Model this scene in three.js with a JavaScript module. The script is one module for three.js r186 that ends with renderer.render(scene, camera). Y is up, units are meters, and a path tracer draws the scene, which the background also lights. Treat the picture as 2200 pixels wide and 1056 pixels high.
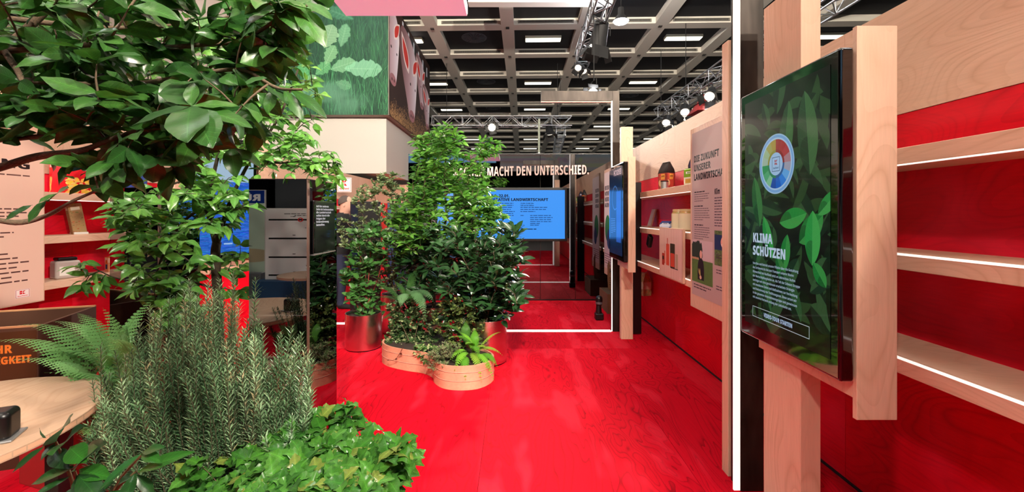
import * as THREE from 'three';
import { mergeGeometries, toCreasedNormals } from 'three/addons/utils/BufferGeometryUtils.js';
import { RoundedBoxGeometry } from 'three/addons/geometries/RoundedBoxGeometry.js';
import { MarchingCubes } from 'three/addons/objects/MarchingCubes.js';
import { RectAreaLightUniformsLib } from 'three/addons/lights/RectAreaLightUniformsLib.js';
import { FontLoader } from "three/addons/loaders/FontLoader.js";
import { TextGeometry } from "three/addons/geometries/TextGeometry.js";
import { createNoise2D } from 'simplex-noise';

// ---------------------------------------------------------------- camera, exposure, hall light
const scene = new THREE.Scene();
scene.background = new THREE.Color(0x000000);
const F = 900, PX = 1100, PY = 460, CH = 1.52;                 // focal length and eye level, in pixels of the 2200 x 1056 frame
const camera = new THREE.PerspectiveCamera(2 * Math.atan(528 / F) * 180 / Math.PI, 2200 / 1056, 0.05, 200);
camera.position.set(0, CH, 0);
camera.lookAt(0, CH, -10);
camera.setViewOffset(2200, 1056, 0, 68, 2200, 1056);
const renderer = new THREE.WebGLRenderer();
renderer.toneMapping = THREE.LinearToneMapping;
renderer.toneMappingExposure = 1.1;
renderer.shadowMap.enabled = true;
RectAreaLightUniformsLib.init();
const CEILING_LAMP = 26, SPOT = 62;                            // strength of the hall's ceiling lamps and of the stand's spotlights
const WARM = 0xfff1e0, COOL = 0xf4f8ff;

// ---------------------------------------------------------------- helpers
let seed = 20240122;
const rnd = () => { seed = (seed * 1664525 + 1013904223) >>> 0; return seed / 4294967296; };
const rr = (a, b) => a + (b - a) * rnd();
const gauss = () => (rnd() + rnd() + rnd() - 1.5) / 1.5;
const noise = createNoise2D(rnd);
const fbm = (x, y) => noise(x, y) * 0.55 + noise(x * 2.1 + 7, y * 2.1) * 0.28 + noise(x * 4.3, y * 4.3 + 3) * 0.17;
const V3 = (x, y, z) => new THREE.Vector3(x, y, z);
const P = (px, py, d) => V3((px - PX) / F * d, CH - (py - PY) / F * d, -d);   // a pixel and a distance to a point
const col = (h) => new THREE.Color(h);

const taken = {};
function numbered(n) {
  if (taken[n] === undefined) { taken[n] = 0; return n; }
  taken[n]++;
  return n + '_' + String(taken[n]).padStart(3, '0');
}
function tag(o, label, category, group, kind) {
  if (label) o.userData.label = label;
  if (category) o.userData.category = category;
  if (group) o.userData.group = group;
  if (kind) o.userData.kind = kind;
  return o;
}
function thing(name, label, category, at = [0, 0, 0], turn = 0, group) {
  const o = new THREE.Group();
  o.name = numbered(name); o.position.set(...at); o.rotation.y = turn; scene.add(o);
  return tag(o, label, category, group);
}
function structure(name, parent = scene) {
  const o = new THREE.Group();
  o.name = name; parent.add(o); o.userData.kind = 'structure';
  return o;
}
// a mesh whose geometry is given in the parent's own axes
function add(parent, name, geo, m, label) {
  const g = Array.isArray(geo) ? merge(geo) : geo;
  const o = new THREE.Mesh(g, m);
  o.name = parent === scene ? numbered(name) : name;
  o.castShadow = o.receiveShadow = true;
  if (label) o.userData.label = label;
  parent.add(o);
  return o;
}
// the same with the geometry given in the scene's axes
function addW(parent, name, geo, m, label) {
  const o = add(parent, name, geo, m, label), off = V3(0, 0, 0);
  for (let p = parent; p && p !== scene; p = p.parent) off.add(p.position);
  o.position.copy(off.negate());
  return o;
}
function merge(list) {
  const l = list.map((g) => (g.index ? g.toNonIndexed() : g));
  for (const g of l) for (const k of Object.keys(g.attributes)) if (!['position', 'normal', 'uv'].includes(k)) g.deleteAttribute(k);
  return mergeGeometries(l);
}
// uv in metres from the dominant axis of each face; swap turns the grain
function boxUV(geo, swap = false, ou = 0, ov = 0, s = 0.5) {
  const g = geo.index ? geo.toNonIndexed() : geo, p = g.attributes.position, uv = new Float32Array(p.count * 2);
  const a = V3(), b = V3(), c = V3();
  for (let i = 0; i < p.count; i += 3) {
    a.fromBufferAttribute(p, i); b.fromBufferAttribute(p, i + 1).sub(a); c.fromBufferAttribute(p, i + 2).sub(a);
    b.cross(c);
    const ax = Math.abs(b.x), ay = Math.abs(b.y), az = Math.abs(b.z);
    for (let k = 0; k < 3; k++) {
      const x = p.getX(i + k), y = p.getY(i + k), z = p.getZ(i + k);
      let u, v;
      if (ax >= ay && ax >= az) { u = z; v = y; } else if (ay >= az) { u = x; v = z; } else { u = x; v = y; }
      if (swap) [u, v] = [v, u];
      uv[(i + k) * 2] = u * s + ou; uv[(i + k) * 2 + 1] = v * s + ov;
    }
  }
  g.setAttribute('uv', new THREE.BufferAttribute(uv, 2));
  return g;
}
// a box between two corners; depth d runs away from the camera; r rounds the edges
function bx(x0, x1, y0, y1, d0, d1, r = 0, swap = false, ou = 0, ov = 0) {
  const w = Math.abs(x1 - x0), h = Math.abs(y1 - y0), d = Math.abs(d1 - d0);
  const g = r ? new RoundedBoxGeometry(w, h, d, 2, Math.min(r, w / 2.01, h / 2.01, d / 2.01)) : new THREE.BoxGeometry(w, h, d);
  g.translate((x0 + x1) / 2, (y0 + y1) / 2, -(d0 + d1) / 2);
  return boxUV(g, swap, ou, ov);
}
const cyl = (r0, r1, h, x, y, z, n = 32, open = false) => new THREE.CylinderGeometry(r1, r0, h, n, 1, open).translate(x, y + h / 2, z);
// a bar of square or round section from a to b
function bar(a, b, r, n = 6) {
  const l = a.distanceTo(b), g = new THREE.CylinderGeometry(r, r, l, n);
  g.applyQuaternion(new THREE.Quaternion().setFromUnitVectors(V3(0, 1, 0), b.clone().sub(a).normalize()));
  return g.translate((a.x + b.x) / 2, (a.y + b.y) / 2, (a.z + b.z) / 2);
}
// a tapered tube through points
function tube(pts, r0, r1, n = 6, steps = 0) {
  const curve = new THREE.CatmullRomCurve3(pts), m = steps || Math.max(2, pts.length * 2);
  const fr = curve.computeFrenetFrames(m, false), pos = [], nor = [], uv = [], idx = [];
  for (let i = 0; i <= m; i++) {
    const c = curve.getPoint(i / m), r = r0 + (r1 - r0) * i / m;
    for (let k = 0; k <= n; k++) {
      const a = k / n * Math.PI * 2, x = Math.cos(a), y = Math.sin(a), N = fr.normals[i], B = fr.binormals[i];
      const q = V3(N.x * x + B.x * y, N.y * x + B.y * y, N.z * x + B.z * y);
      pos.push(c.x + q.x * r, c.y + q.y * r, c.z + q.z * r); nor.push(q.x, q.y, q.z); uv.push(k / n, i / m);
    }
  }
  for (let i = 0; i < m; i++) for (let k = 0; k < n; k++) { const a = i * (n + 1) + k, b = a + n + 1; idx.push(a, a + 1, b, b, a + 1, b + 1); }
  const g = new THREE.BufferGeometry();
  g.setAttribute('position', new THREE.Float32BufferAttribute(pos, 3)); g.setAttribute('normal', new THREE.Float32BufferAttribute(nor, 3)); g.setAttribute('uv', new THREE.Float32BufferAttribute(uv, 2));
  g.setIndex(idx);
  return g;
}
// a flat print in the plane given by its centre, facing a direction about y, w x h metres
function sheet(w, h, x, y, z, turn) { return new THREE.PlaneGeometry(w, h).rotateY(turn).translate(x, y, z); }

// ---------------------------------------------------------------- textures and materials
function dataTex(n, fn, srgb = true) {
  const a = new Uint8Array(n * n * 4);
  for (let j = 0; j < n; j++) for (let i = 0; i < n; i++) {
    const c = fn(i / n, j / n), o = (j * n + i) * 4;
    a[o] = c[0]; a[o + 1] = c[1]; a[o + 2] = c[2]; a[o + 3] = 255;
  }
  const t = new THREE.DataTexture(a, n, n);
  t.magFilter = THREE.LinearFilter; t.minFilter = THREE.LinearFilter; t.wrapS = t.wrapT = THREE.MirroredRepeatWrapping;
  if (srgb) t.colorSpace = THREE.SRGBColorSpace;
  t.needsUpdate = true;
  return t;
}
function canvasTex(w, h, draw) {
  const c = document.createElement('canvas'); c.width = w; c.height = h;
  draw(c.getContext('2d'), w, h);
  const t = new THREE.CanvasTexture(c); t.colorSpace = THREE.SRGBColorSpace;
  return t;
}
const mat = (color, roughness = 0.6, metalness = 0, more = {}) => new THREE.MeshStandardMaterial({ color, roughness, metalness, ...more });
const phys = (o) => new THREE.MeshPhysicalMaterial(o);
const mix = (a, b, t) => a.map((v, i) => v + (b[i] - v) * t);
const cl = (t) => Math.max(0, Math.min(1, t));
// rotary-cut veneer: contour lines of a stretched field, 2 m across
function veneer(u, v, o) {
  const x = u * 2 + o, y = v * 2;
  const f = fbm(x * 0.75, y * 0.3) * 2.6 + x * 0.35 + noise(x * 3, y * 1.1) * 0.12;
  const ring = f * 4 - Math.floor(f * 4);
  const line = Math.pow(1 - Math.abs(ring * 2 - 1), 5) * 0.8 + Math.pow(ring, 6) * 0.5;
  return { line: cl(line * (0.45 + 0.55 * fbm(x * 1.3 + 9, y * 1.3))), fine: noise(x * 70, y * 3.5) * 0.5 + noise(x * 160, y * 9) * 0.5, broad: fbm(x * 0.9 + 20, y * 0.8) };
}
const plyTex = dataTex(1024, (u, v) => {
  const k = veneer(u, v, 0);
  let c = mix([226, 190, 164], [178, 132, 100], cl(k.line * 0.85));
  c = mix(c, [214, 172, 146], cl(0.4 + k.broad * 0.8) * 0.6);
  const s = 1 + k.fine * 0.025;
  return c.map((x) => x * s);
});
const redTex = dataTex(1024, (u, v) => {
  const k = veneer(u, v, 31);
  let c = mix([220, 4, 32], [172, 0, 18], cl(k.line * 1.1));
  c = mix(c, [246, 52, 78], cl(k.broad * 1.5 - 0.12) * 0.8);
  const s = 1 + k.fine * 0.03;
  return c.map((x) => Math.min(255, x * s));
});
const floorTex = dataTex(1024, (u, v) => {
  const x = u * 2 + 5, y = v * 2, w = noise(x * 1.1, y * 0.5) * 0.25, f = fbm(x * 2.4 + w, y * 0.55 + w), g = fbm(x * 1.6 + 40, y * 0.9);
  const ring = f * 5 - Math.floor(f * 5), line = Math.pow(ring, 8);
  let c = mix([198, 0, 29], [136, 0, 15], cl(line * 1.1) * 0.85);
  c = mix(c, [218, 44, 60], cl((f + g * 0.7 - 0.12) * 2.4) * 0.62);
  const s = 1 + noise(x * 60, y * 4) * 0.02;
  return c.map((q) => Math.min(255, q * s));
});
const roughTex = dataTex(512, (u, v) => { const k = 150 + fbm(u * 14, v * 5) * 70; return [k, k, k]; }, false);
const steelTex = dataTex(512, (u, v) => { const k = 150 + fbm(u * 9, v * 3) * 45 + noise(u * 50, v * 12) * 10; return [k, k * 0.95, k * 0.91]; });
const concreteTex = dataTex(512, (u, v) => { const k = 228 + fbm(u * 6, v * 6) * 18 + noise(u * 60, v * 60) * 6; return [k, k * 0.93, k * 0.84]; });
const barkTex = dataTex(256, (u, v) => { const k = 0.8 + 0.35 * fbm(u * 14, v * 40); return [112 * k, 92 * k, 70 * k]; });

const ply = phys({ map: plyTex, roughness: 0.55, specularIntensity: 0.5 });
const plyEdge = mat(0xd9a988, 0.7);
const red = phys({ map: redTex, roughness: 0.5, specularIntensity: 0.35 });
const redFloor = phys({ map: floorTex, roughness: 0.9, specularIntensity: 0.25 });
const black = mat(0x08080a, 0.35);
const blackMatte = mat(0x0b0b0c, 0.7);
const glassBlack = phys({ color: 0x050506, roughness: 0.08, clearcoat: 1, clearcoatRoughness: 0.03 });
const mirror = phys({ color: 0x8a8a8c, roughness: 0.015, metalness: 1 });
const smoked = phys({ color: 0x77797a, roughness: 0.012, metalness: 1 });
const rawSteel = mat(0x635e5a, 0.45, 0.7, { map: steelTex });
const brushed = phys({ color: 0xd6d3d0, roughness: 0.24, metalness: 1, anisotropy: 0.75 });
const alu = mat(0xb9bbbd, 0.35, 0.9);
const white = mat(0xe9e5de, 0.75);
const led = new THREE.MeshStandardMaterial({ color: 0xffffff, emissive: 0xfff6ea, emissiveIntensity: 0.8, roughness: 0.5 });
const soil = mat(0x2a1d14, 1);
function printed(tex, rough = 0.6) { return phys({ map: tex, roughness: rough, specularIntensity: rough < 0.5 ? 0.6 : 0.2 }); }
function screenMat(tex, k = 1) { return new THREE.MeshPhysicalMaterial({ color: 0x040405, roughness: 0.3, specularIntensity: 0.15, emissive: 0xffffff, emissiveMap: tex, emissiveIntensity: k, clearcoat: 0.6, clearcoatRoughness: 0.06 }); }

// lettering helper for prints: fit() draws a line of given width
function fit(x, text, px, py, w, size, font = 'bold', color) {
  x.save(); if (color) x.fillStyle = color;
  x.font = `${font} ${size}px sans-serif`;
  const m = x.measureText(text).width || 1;
  x.translate(px, py); x.scale(w / m, 1); x.fillText(text, 0, 0);
  if (font === 'bold' && size > 24) { x.strokeStyle = x.fillStyle; x.lineWidth = size * 0.05; x.lineJoin = 'round'; x.strokeText(text, 0, 0); }
  x.restore();
}
// small print whose words cannot be read in the photograph: rows of dashes as long as words
function rows(x, px, py, w, n, step, h, color) {
  x.fillStyle = color;
  for (let r = 0; r < n; r++) {
    let at = 0; const end = w * (r === n - 1 ? rr(0.4, 0.8) : rr(0.86, 1));
    while (at < end) { const l = Math.min(rr(2.2, 7) * h, end - at); x.fillRect(px + at, py + r * step, l, h); at += l + h * 0.8; }
  }
}
// the red square sign with the white K shape
function kSign(x, px, py, s, frame, ink = '#d5121b') {
  x.fillStyle = '#f6e3e0'; x.fillRect(px, py, s, s);
  x.strokeStyle = frame; x.lineWidth = s * 0.035; x.strokeRect(px + s * 0.05, py + s * 0.05, s * 0.9, s * 0.9);
  x.fillStyle = ink;
  const a = px + s * 0.3, b = py + s * 0.16, q = s * 0.4;
  x.fillRect(a, b, q * 0.42, q * 0.45); x.fillRect(a, b + q * 0.55, q * 0.42, q * 0.45);
  x.beginPath(); x.moveTo(a + q * 0.52, b + q * 0.45); x.lineTo(a + q * 0.52, b + q * 0.2); x.lineTo(a + q * 0.72, b); x.lineTo(a + q, b); x.lineTo(a + q * 0.62, b + q * 0.45); x.fill();
  x.beginPath(); x.moveTo(a + q * 0.52, b + q * 0.55); x.lineTo(a + q * 0.62, b + q * 0.55); x.lineTo(a + q, b + q); x.lineTo(a + q * 0.52, b + q); x.fill();
  fit(x, 'Kaufland', px + s * 0.16, py + s * 0.82, s * 0.68, s * 0.17, 'bold', ink);
}
// ---------------------------------------------------------------- the hall: floor, walls, coffered ceiling
const HY = 8.0, CELL = 2.63, YAW = -0.0244;
{
  const f = structure('floor_hall');
  add(f, 'slab', bx(-27, 27, -0.3, -0.02, -20, 48), mat(0x77736e, 0.8));
  const hallWall = mat(0x1b1b1d, 0.9);
  add(structure('wall_back'), 'panel', bx(-27, 27, 0, 8.6, 48, 48.4), hallWall);
  add(structure('wall_front'), 'panel', bx(-27, 27, 0, 8.6, -20.4, -20), hallWall);
  add(structure('wall_left'), 'panel', bx(-27.4, -27, 0, 8.6, -20, 48), hallWall);
  add(structure('wall_right'), 'panel', bx(27, 27.4, 0, 8.6, -20, 48), hallWall);
  const c = structure('ceiling'); c.rotation.y = YAW;
  const coffer = mat(0x16171a, 0.85), beamM = mat(0xcfcabd, 0.7), grilleM = mat(0x6f6b63, 0.7), grilleDark = mat(0x35332f, 0.9), ventM = mat(0x4a4f55, 0.6);
  add(c, 'slab', bx(-28, 28, HY + 0.22, HY + 0.5, -21, 49), coffer);
  for (let i = -10; i <= 10; i++) { const x = -0.51 + i * CELL; add(c, 'beam', bx(x - 0.22, x + 0.22, HY, HY + 0.3, -21, 49), beamM); }
  for (let k = -13; k <= 13; k++) { const d = 14.55 + k * CELL; add(c, 'beam', bx(-28, 28, HY + 0.002, HY + 0.3, d - 0.21, d + 0.21), beamM); }
  // ventilation grilles on the near face of each cross beam, dark anchors at the crossings, round air vents
  const grille = [bx(-0.95, 0.95, HY + 0.05, HY + 0.15, -0.03, 0)], slots = [];
  for (let s = -22; s <= 22; s++) slots.push(bx(s * 0.04 - 0.012, s * 0.04 + 0.012, HY + 0.068, HY + 0.132, -0.04, -0.03));
  const gg = merge(grille), gs = merge(slots), anchor = bx(-0.06, 0.06, HY - 0.03, HY, -0.06, 0.06);
  for (let k = 0; k <= 6; k++) for (let i = -3; i <= 3; i++) {
    const x = -0.51 + (i + 0.5) * CELL, d = 14.55 + k * CELL - 0.21;
    const o = add(c, 'vent_grille', gg, grilleM); o.position.set(x, 0, -d);
    if (k < 3) add(o, 'slots', gs, grilleDark);
    add(c, 'anchor', anchor, grilleDark).position.set(-0.51 + i * CELL, 0, -(14.55 + k * CELL));
  }
  const vane = [];
  for (let a = 0; a < 20; a++) vane.push(new THREE.BoxGeometry(0.05, 0.02, 0.34).translate(0, 0, 0.25).rotateY(a / 20 * Math.PI * 2));
  const disc = [new THREE.CylinderGeometry(0.48, 0.48, 0.03, 32).translate(0, 0.03, 0), ...vane];
  for (const [i, k] of [[-1, 0], [-1, 2], [2, 3], [-1, 4]]) add(c, 'air_vent', disc, ventM).position.set(-0.51 + (i + 0.5) * CELL, HY + 0.2, -(14.55 + (k + 0.5) * CELL));
}
// a point of the turned ceiling in the scene's axes
const under = (x, y, d) => V3(x, y, -d).applyAxisAngle(V3(0, 1, 0), YAW);

// ---------------------------------------------------------------- ceiling lamps: a box with a glowing trough, one in every second coffer
{
  const housing = mat(0xb9b7a4, 0.6), glow = new THREE.MeshStandardMaterial({ color: 0xffffff, emissive: 0xfffbe6, emissiveIntensity: 2.2 });
  for (let r = -4; r <= 6; r++) for (let q = -2; q <= 2; q++) {
    const p = under(0.79 + q * CELL * 2, HY + 0.1, 15.9 + r * CELL * 2), seen = r >= 0;
    const t = thing('ceiling_light', seen ? 'glowing white box lamp set in a dark ceiling coffer' : 'white box lamp set in a ceiling coffer above the stand itself', 'lamp', p.toArray(), YAW, 'ceiling lamps in the coffers');
    const hs = add(t, 'housing', bx(-0.68, 0.68, 0.03, 0.18, -0.17, 0.17, 0.01), housing);
    add(hs, 'diffuser', bx(-0.66, 0.66, 0, 0.03, -0.15, 0.15, 0.01), glow);
    const l = new THREE.RectAreaLight(COOL, CEILING_LAMP, 1.3, 0.3);
    l.position.set(0, -0.01, 0); l.rotation.x = -Math.PI / 2; t.add(l);
  }
}

// ---------------------------------------------------------------- lighting trusses and their spotlights
function truss(name, label, a, b, w, hang) {
  const t = thing(name, label, 'truss', a.toArray());
  const dir = b.clone().sub(a), L = dir.length(); dir.normalize();
  const side = V3(dir.z, 0, -dir.x).normalize(), up = V3(0, 1, 0);
  const at = (s, i, j) => dir.clone().multiplyScalar(s).addScaledVector(side, i * w / 2).addScaledVector(up, j * w / 2);
  for (const [i, j] of [[-1, -1], [1, -1], [-1, 1], [1, 1]]) add(t, 'chord', bar(at(0, i, j), at(L, i, j), 0.025), alu);
  const n = Math.max(3, Math.round(L / (w * 1.1))), br = [];
  for (let k = 0; k < n; k++) {
    const s = L * k / n, e = L * (k + 1) / n;
    for (const [i, j, i2, j2] of [[-1, -1, 1, -1], [-1, 1, 1, 1], [-1, -1, -1, 1], [1, -1, 1, 1]]) {
      br.push(k % 2 ? bar(at(s, i, j), at(e, i2, j2), 0.012, 4) : bar(at(s, i2, j2), at(e, i, j), 0.012, 4));
      if (k % 3 === 0) br.push(bar(at(s, i, j), at(s, i2, j2), 0.012, 4));
    }
  }
  add(t, 'bracing', br, alu);
  for (const s of hang) { const p = at(s * L, 0, 1); add(t, 'hoist_cable', bar(p, V3(p.x, HY - a.y - 0.002, p.z), 0.012, 5), blackMatte); }
  return t;
}
const lensOn = new THREE.MeshStandardMaterial({ color: 0xffffff, emissive: 0xfff4e0, emissiveIntensity: 6 });
const lensDim = new THREE.MeshStandardMaterial({ color: 0xffffff, emissive: 0xfff4e0, emissiveIntensity: 1.2 });
// a stage spotlight aimed at a point: yoke, can, four barn doors, lens; it carries its own light
function spotlight(label, at, aim, { power = 0, angle = 0.7, soft = 5, size = 1, hangTo = at.y + 0.35, color = WARM, lens = null, group } = {}) {
  const t = thing('spotlight', label, 'spotlight', at.toArray(), 0, group);
  const dir = aim.clone().sub(at).normalize(), q = new THREE.Quaternion().setFromUnitVectors(V3(0, 0, -1), dir);
  const r = 0.11 * size, l = 0.28 * size;
  const can = [new THREE.CylinderGeometry(r, r * 0.75, l, 20, 1, true).rotateX(-Math.PI / 2).translate(0, 0, 0), new THREE.CylinderGeometry(r * 0.75, r * 0.75, 0.01, 20).rotateX(Math.PI / 2).translate(0, 0, l / 2)];
  add(t, 'can', merge(can).applyQuaternion(q), blackMatte);
  add(t, 'lens', new THREE.CylinderGeometry(r * 0.93, r * 0.93, 0.01, 20).rotateX(Math.PI / 2).translate(0, 0, -l / 2 + 0.02).applyQuaternion(q), lens || (power ? lensOn : lensDim));
  for (let k = 0; k < 4; k++) add(t, 'barn_door', new THREE.BoxGeometry(r * 1.9, 0.006, r * 1.5).translate(0, 0, -r * 0.75).rotateX(0.5).translate(0, r, -l / 2).rotateZ(k * Math.PI / 2).applyQuaternion(q), blackMatte);
  const side = V3(1, 0, 0).applyQuaternion(q).setY(0).normalize().multiplyScalar(r * 1.25), top = V3(0, hangTo - at.y, 0);
  const yt = V3(0, Math.min(top.y, r * 2.4), 0);
  add(t, 'yoke', [bar(side.clone(), side.clone().add(yt), 0.01), bar(side.clone().negate(), side.clone().negate().add(yt), 0.01), bar(side.clone().add(yt), side.clone().negate().add(yt), 0.01), bar(yt, top, 0.012)], blackMatte);
  if (power) {
    const s = new THREE.SpotLight(color, power, 0, angle, 0.6, 2);
    s.position.copy(dir).multiplyScalar(l / 2 + 0.05); s.castShadow = true; s.shadow.radius = soft;
    s.target.position.copy(dir).multiplyScalar(3); s.target.name = 'aim';
    t.add(s, s.target);
  }
  return t;
}
{
  const TY = 6.0;
  truss('lighting_truss', 'silver box truss hanging above the aisle with a black barn-door lamp', V3(1.72, TY, -3.5), V3(2.02, TY, -12.2), 0.36, [0.3, 0.75]);
  spotlight('black barn-door spotlight on the truss above the aisle', P(1288, 75, 9.6), V3(0.9, 0, -10.6), { power: SPOT * 0.4, angle: 0.75, soft: 7, size: 1.9, hangTo: TY - 0.18 });
  spotlight('small spotlight with a white lens at the end of the aisle truss', P(1243, 142, 12.0), V3(0, 0, -6), { hangTo: TY - 0.15, size: 0.9, group: 'lamps at the truss end' });
  spotlight('small spotlight tilted sideways at the end of the aisle truss', P(1252, 148, 12.1), V3(3, 0, -8), { hangTo: TY - 0.15, size: 0.9, group: 'lamps at the truss end' });
  truss('lighting_truss', 'long truss beyond the fascia of the tour-screen wall carrying spotlights', V3(5.9, 5.5, -6.5), V3(5.9, 5.5, -16.8), 0.42, [0.45, 0.75, 0.98]);
  let k = 0;
  for (const d of [12.0, 12.9, 13.8, 14.6, 15.4, 16.2]) {
    spotlight('black spotlight in the row under the truss beyond the shelves', V3(5.69 + (k % 2) * 0.42, 4.98, -d), V3(2 + (k % 3), 0, -d + 4.5), { hangTo: 5.3, size: 1.35, group: 'spotlights under the shelf-side truss', power: k === 1 ? SPOT * 0.8 : 0, soft: 6 });
    k++;
  }
  truss('lighting_truss', 'silver truss spanning crosswise behind the black mirror wall', V3(-3.4, 5.5, -18), V3(2.55, 5.5, -18), 0.4, [0.1, 0.9]);
  truss('lighting_truss', 'short truss running into the dark behind the mirror wall', V3(2.15, 5.2, -18.4), V3(2.9, 5.2, -28), 0.4, [0.1, 0.9]);
  spotlight('spotlight glaring towards the aisle from the crosswise truss', P(1057, 273, 18), V3(-0.4, 1.0, -2), { power: SPOT * 5, angle: 0.3, soft: 8, size: 1.5, hangTo: 5.3 });
  spotlight('dark bell-shaped spotlight on the crosswise truss beside the pole', P(1180, 277, 18), V3(2, 0, -16), { hangTo: 5.3, size: 1.6 });
  spotlight('spotlight behind the crown of the potted tree', P(950, 283, 18), V3(-3, 0, -14), { hangTo: 5.3, size: 1.4 });
  // the bright lamp above the far portal frame
  spotlight('dazzling bright spotlight above the far steel portal frame', P(1276, 200, 9.0), V3(-1.0, 1.7, -1.6), { power: SPOT * 4.2, angle: 0.42, soft: 6, size: 1.0, hangTo: 5.9, lens: new THREE.MeshStandardMaterial({ color: 0xffffff, emissive: 0xffffff, emissiveIntensity: 30 }) });
  // added unseen truss and fill spotlights behind the camera, lighting what faces it
  truss('lighting_truss', 'silver crosswise truss added out of view to carry fill spotlights', V3(-4.5, 5.6, 1.8), V3(4.0, 5.6, 1.8), 0.4, [0.1, 0.9]);
  spotlight('added unseen fill spotlight aimed at the potted herbs', V3(1.6, 5.1, 1.8), V3(-0.9, 0.8, -1.8), { power: SPOT * 1.6, angle: 0.42, soft: 6, size: 1.4, hangTo: 5.42 });
  spotlight('added unseen fill spotlight aimed at the plant island', V3(0.2, 5.1, 1.8), V3(-0.7, 0.9, -4.6), { power: SPOT * 2.6, angle: 0.34, soft: 6, size: 1.4, hangTo: 5.42 });
  spotlight('added unseen fill spotlight aimed at the shelf wall', V3(-1.6, 5.1, 1.8), V3(1.9, 1.4, -2.6), { power: SPOT * 0.5, angle: 0.6, soft: 6, size: 1.4, hangTo: 5.42 });
  spotlight('added unseen fill spotlight aimed at the round table side', V3(-3.6, 5.1, 1.8), V3(-3.6, 0.9, -3.8), { power: SPOT * 1.3, angle: 0.6, soft: 6, size: 1.4, hangTo: 5.42 });
  spotlight('added unseen fill spotlight aimed at the sapling and the overhanging leaves', V3(3.2, 5.1, 1.8), V3(-1.5, 1.6, -1.9), { power: SPOT * 2.2, angle: 0.5, soft: 6, size: 1.4, hangTo: 5.42 });
  // hall high-bay lamp
  const hb = thing('high_bay_lamp', 'black bell-shaped hall lamp with a white rim hanging beside the truss', 'lamp', P(1334, 46, 11).toArray());
  const prof = [[0.05, 0.62], [0.12, 0.6], [0.14, 0.3], [0.22, 0.2], [0.3, 0.06], [0.33, 0.0]].map(([x, y]) => new THREE.Vector2(x, y));
  add(hb, 'reflector', new THREE.LatheGeometry(prof, 28), blackMatte);
  add(hb, 'diffuser', new THREE.CylinderGeometry(0.34, 0.28, 0.06, 28).translate(0, -0.02, 0), new THREE.MeshStandardMaterial({ color: 0xffffff, emissive: 0xffffff, emissiveIntensity: 1.6 }));
  hb.scale.setScalar(0.6); add(hb, 'cord', bar(V3(0, 0.6, 0), V3(0, (HY - hb.position.y + 0.2) / 0.6, 0), 0.012), blackMatte);
  const hl = new THREE.PointLight(COOL, 30); hl.position.set(0, -0.12, 0); hl.shadow.radius = 15; hl.castShadow = true; hb.add(hl);
  // unseen uplights added on the rear truss to brighten the ceiling beams
  for (const x of [-3, 2.8]) {
    const t = thing('added_uplight', 'black uplight added out of view to brighten the ceiling', 'spotlight', [x, 5.85, 1.6], 0, 'added ceiling uplights');
    add(t, 'case', new RoundedBoxGeometry(0.4, 0.12, 0.3, 2, 0.02), blackMatte);
    add(t, 'lens', new THREE.BoxGeometry(0.36, 0.01, 0.26).translate(0, 0.065, 0), lensDim);
    const s = new THREE.SpotLight(WARM, 1000, 0, 1.3, 0.8, 2); s.position.set(0, 0.1, 0); s.target.position.set(0, 3, -9); s.castShadow = true; s.shadow.radius = 8; s.target.name = 'aim'; t.add(s, s.target);
  }
}
// ---------------------------------------------------------------- what hangs above the stand
{
  const t = thing('canopy_panel', 'white panel hanging flat above the mirrored column, pink bounce light painted on as glow', 'panel', [-0.9, 3.22, -2.6]);
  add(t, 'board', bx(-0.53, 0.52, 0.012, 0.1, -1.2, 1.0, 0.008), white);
  add(t, 'bounce_glow', bx(-0.525, 0.515, 0, 0.012, -1.195, 0.995, 0.004), new THREE.MeshStandardMaterial({ color: 0xf3d5dc, emissive: 0xe79ab8, emissiveIntensity: 0.55, roughness: 0.8 }), 'panel underside with red floor bounce painted as glow');  // pink emission stands in for red light bounced up from the floor
  const cl2 = new THREE.RectAreaLight(0xf2b4cc, 0.6, 1.0, 2.1); cl2.position.set(0, -0.01, 0.1); cl2.rotation.x = -Math.PI / 2; t.add(cl2);  // added lamp that carries on the painted pink glow
  for (const [x, z] of [[-0.4, 0.8], [0.4, 0.8], [-0.4, -0.8], [0.4, -0.8]]) add(t, 'cable', bar(V3(x, 0.09, z), V3(x, 4.79, z), 0.006, 5), blackMatte);
  const b = thing('ceiling_beam', 'pale box beam crossing high above the aisle', 'beam', [0.75, 7.52, -12]);
  add(b, 'box', bx(-2.0, 2.1, 0, 0.3, -0.15, 0.15, 0.008), white);
  for (const x of [-1.7, 1.8]) add(b, 'cable', bar(V3(x, 0.3, 0), V3(x, 0.478, 0), 0.012, 5), blackMatte);
}
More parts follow.
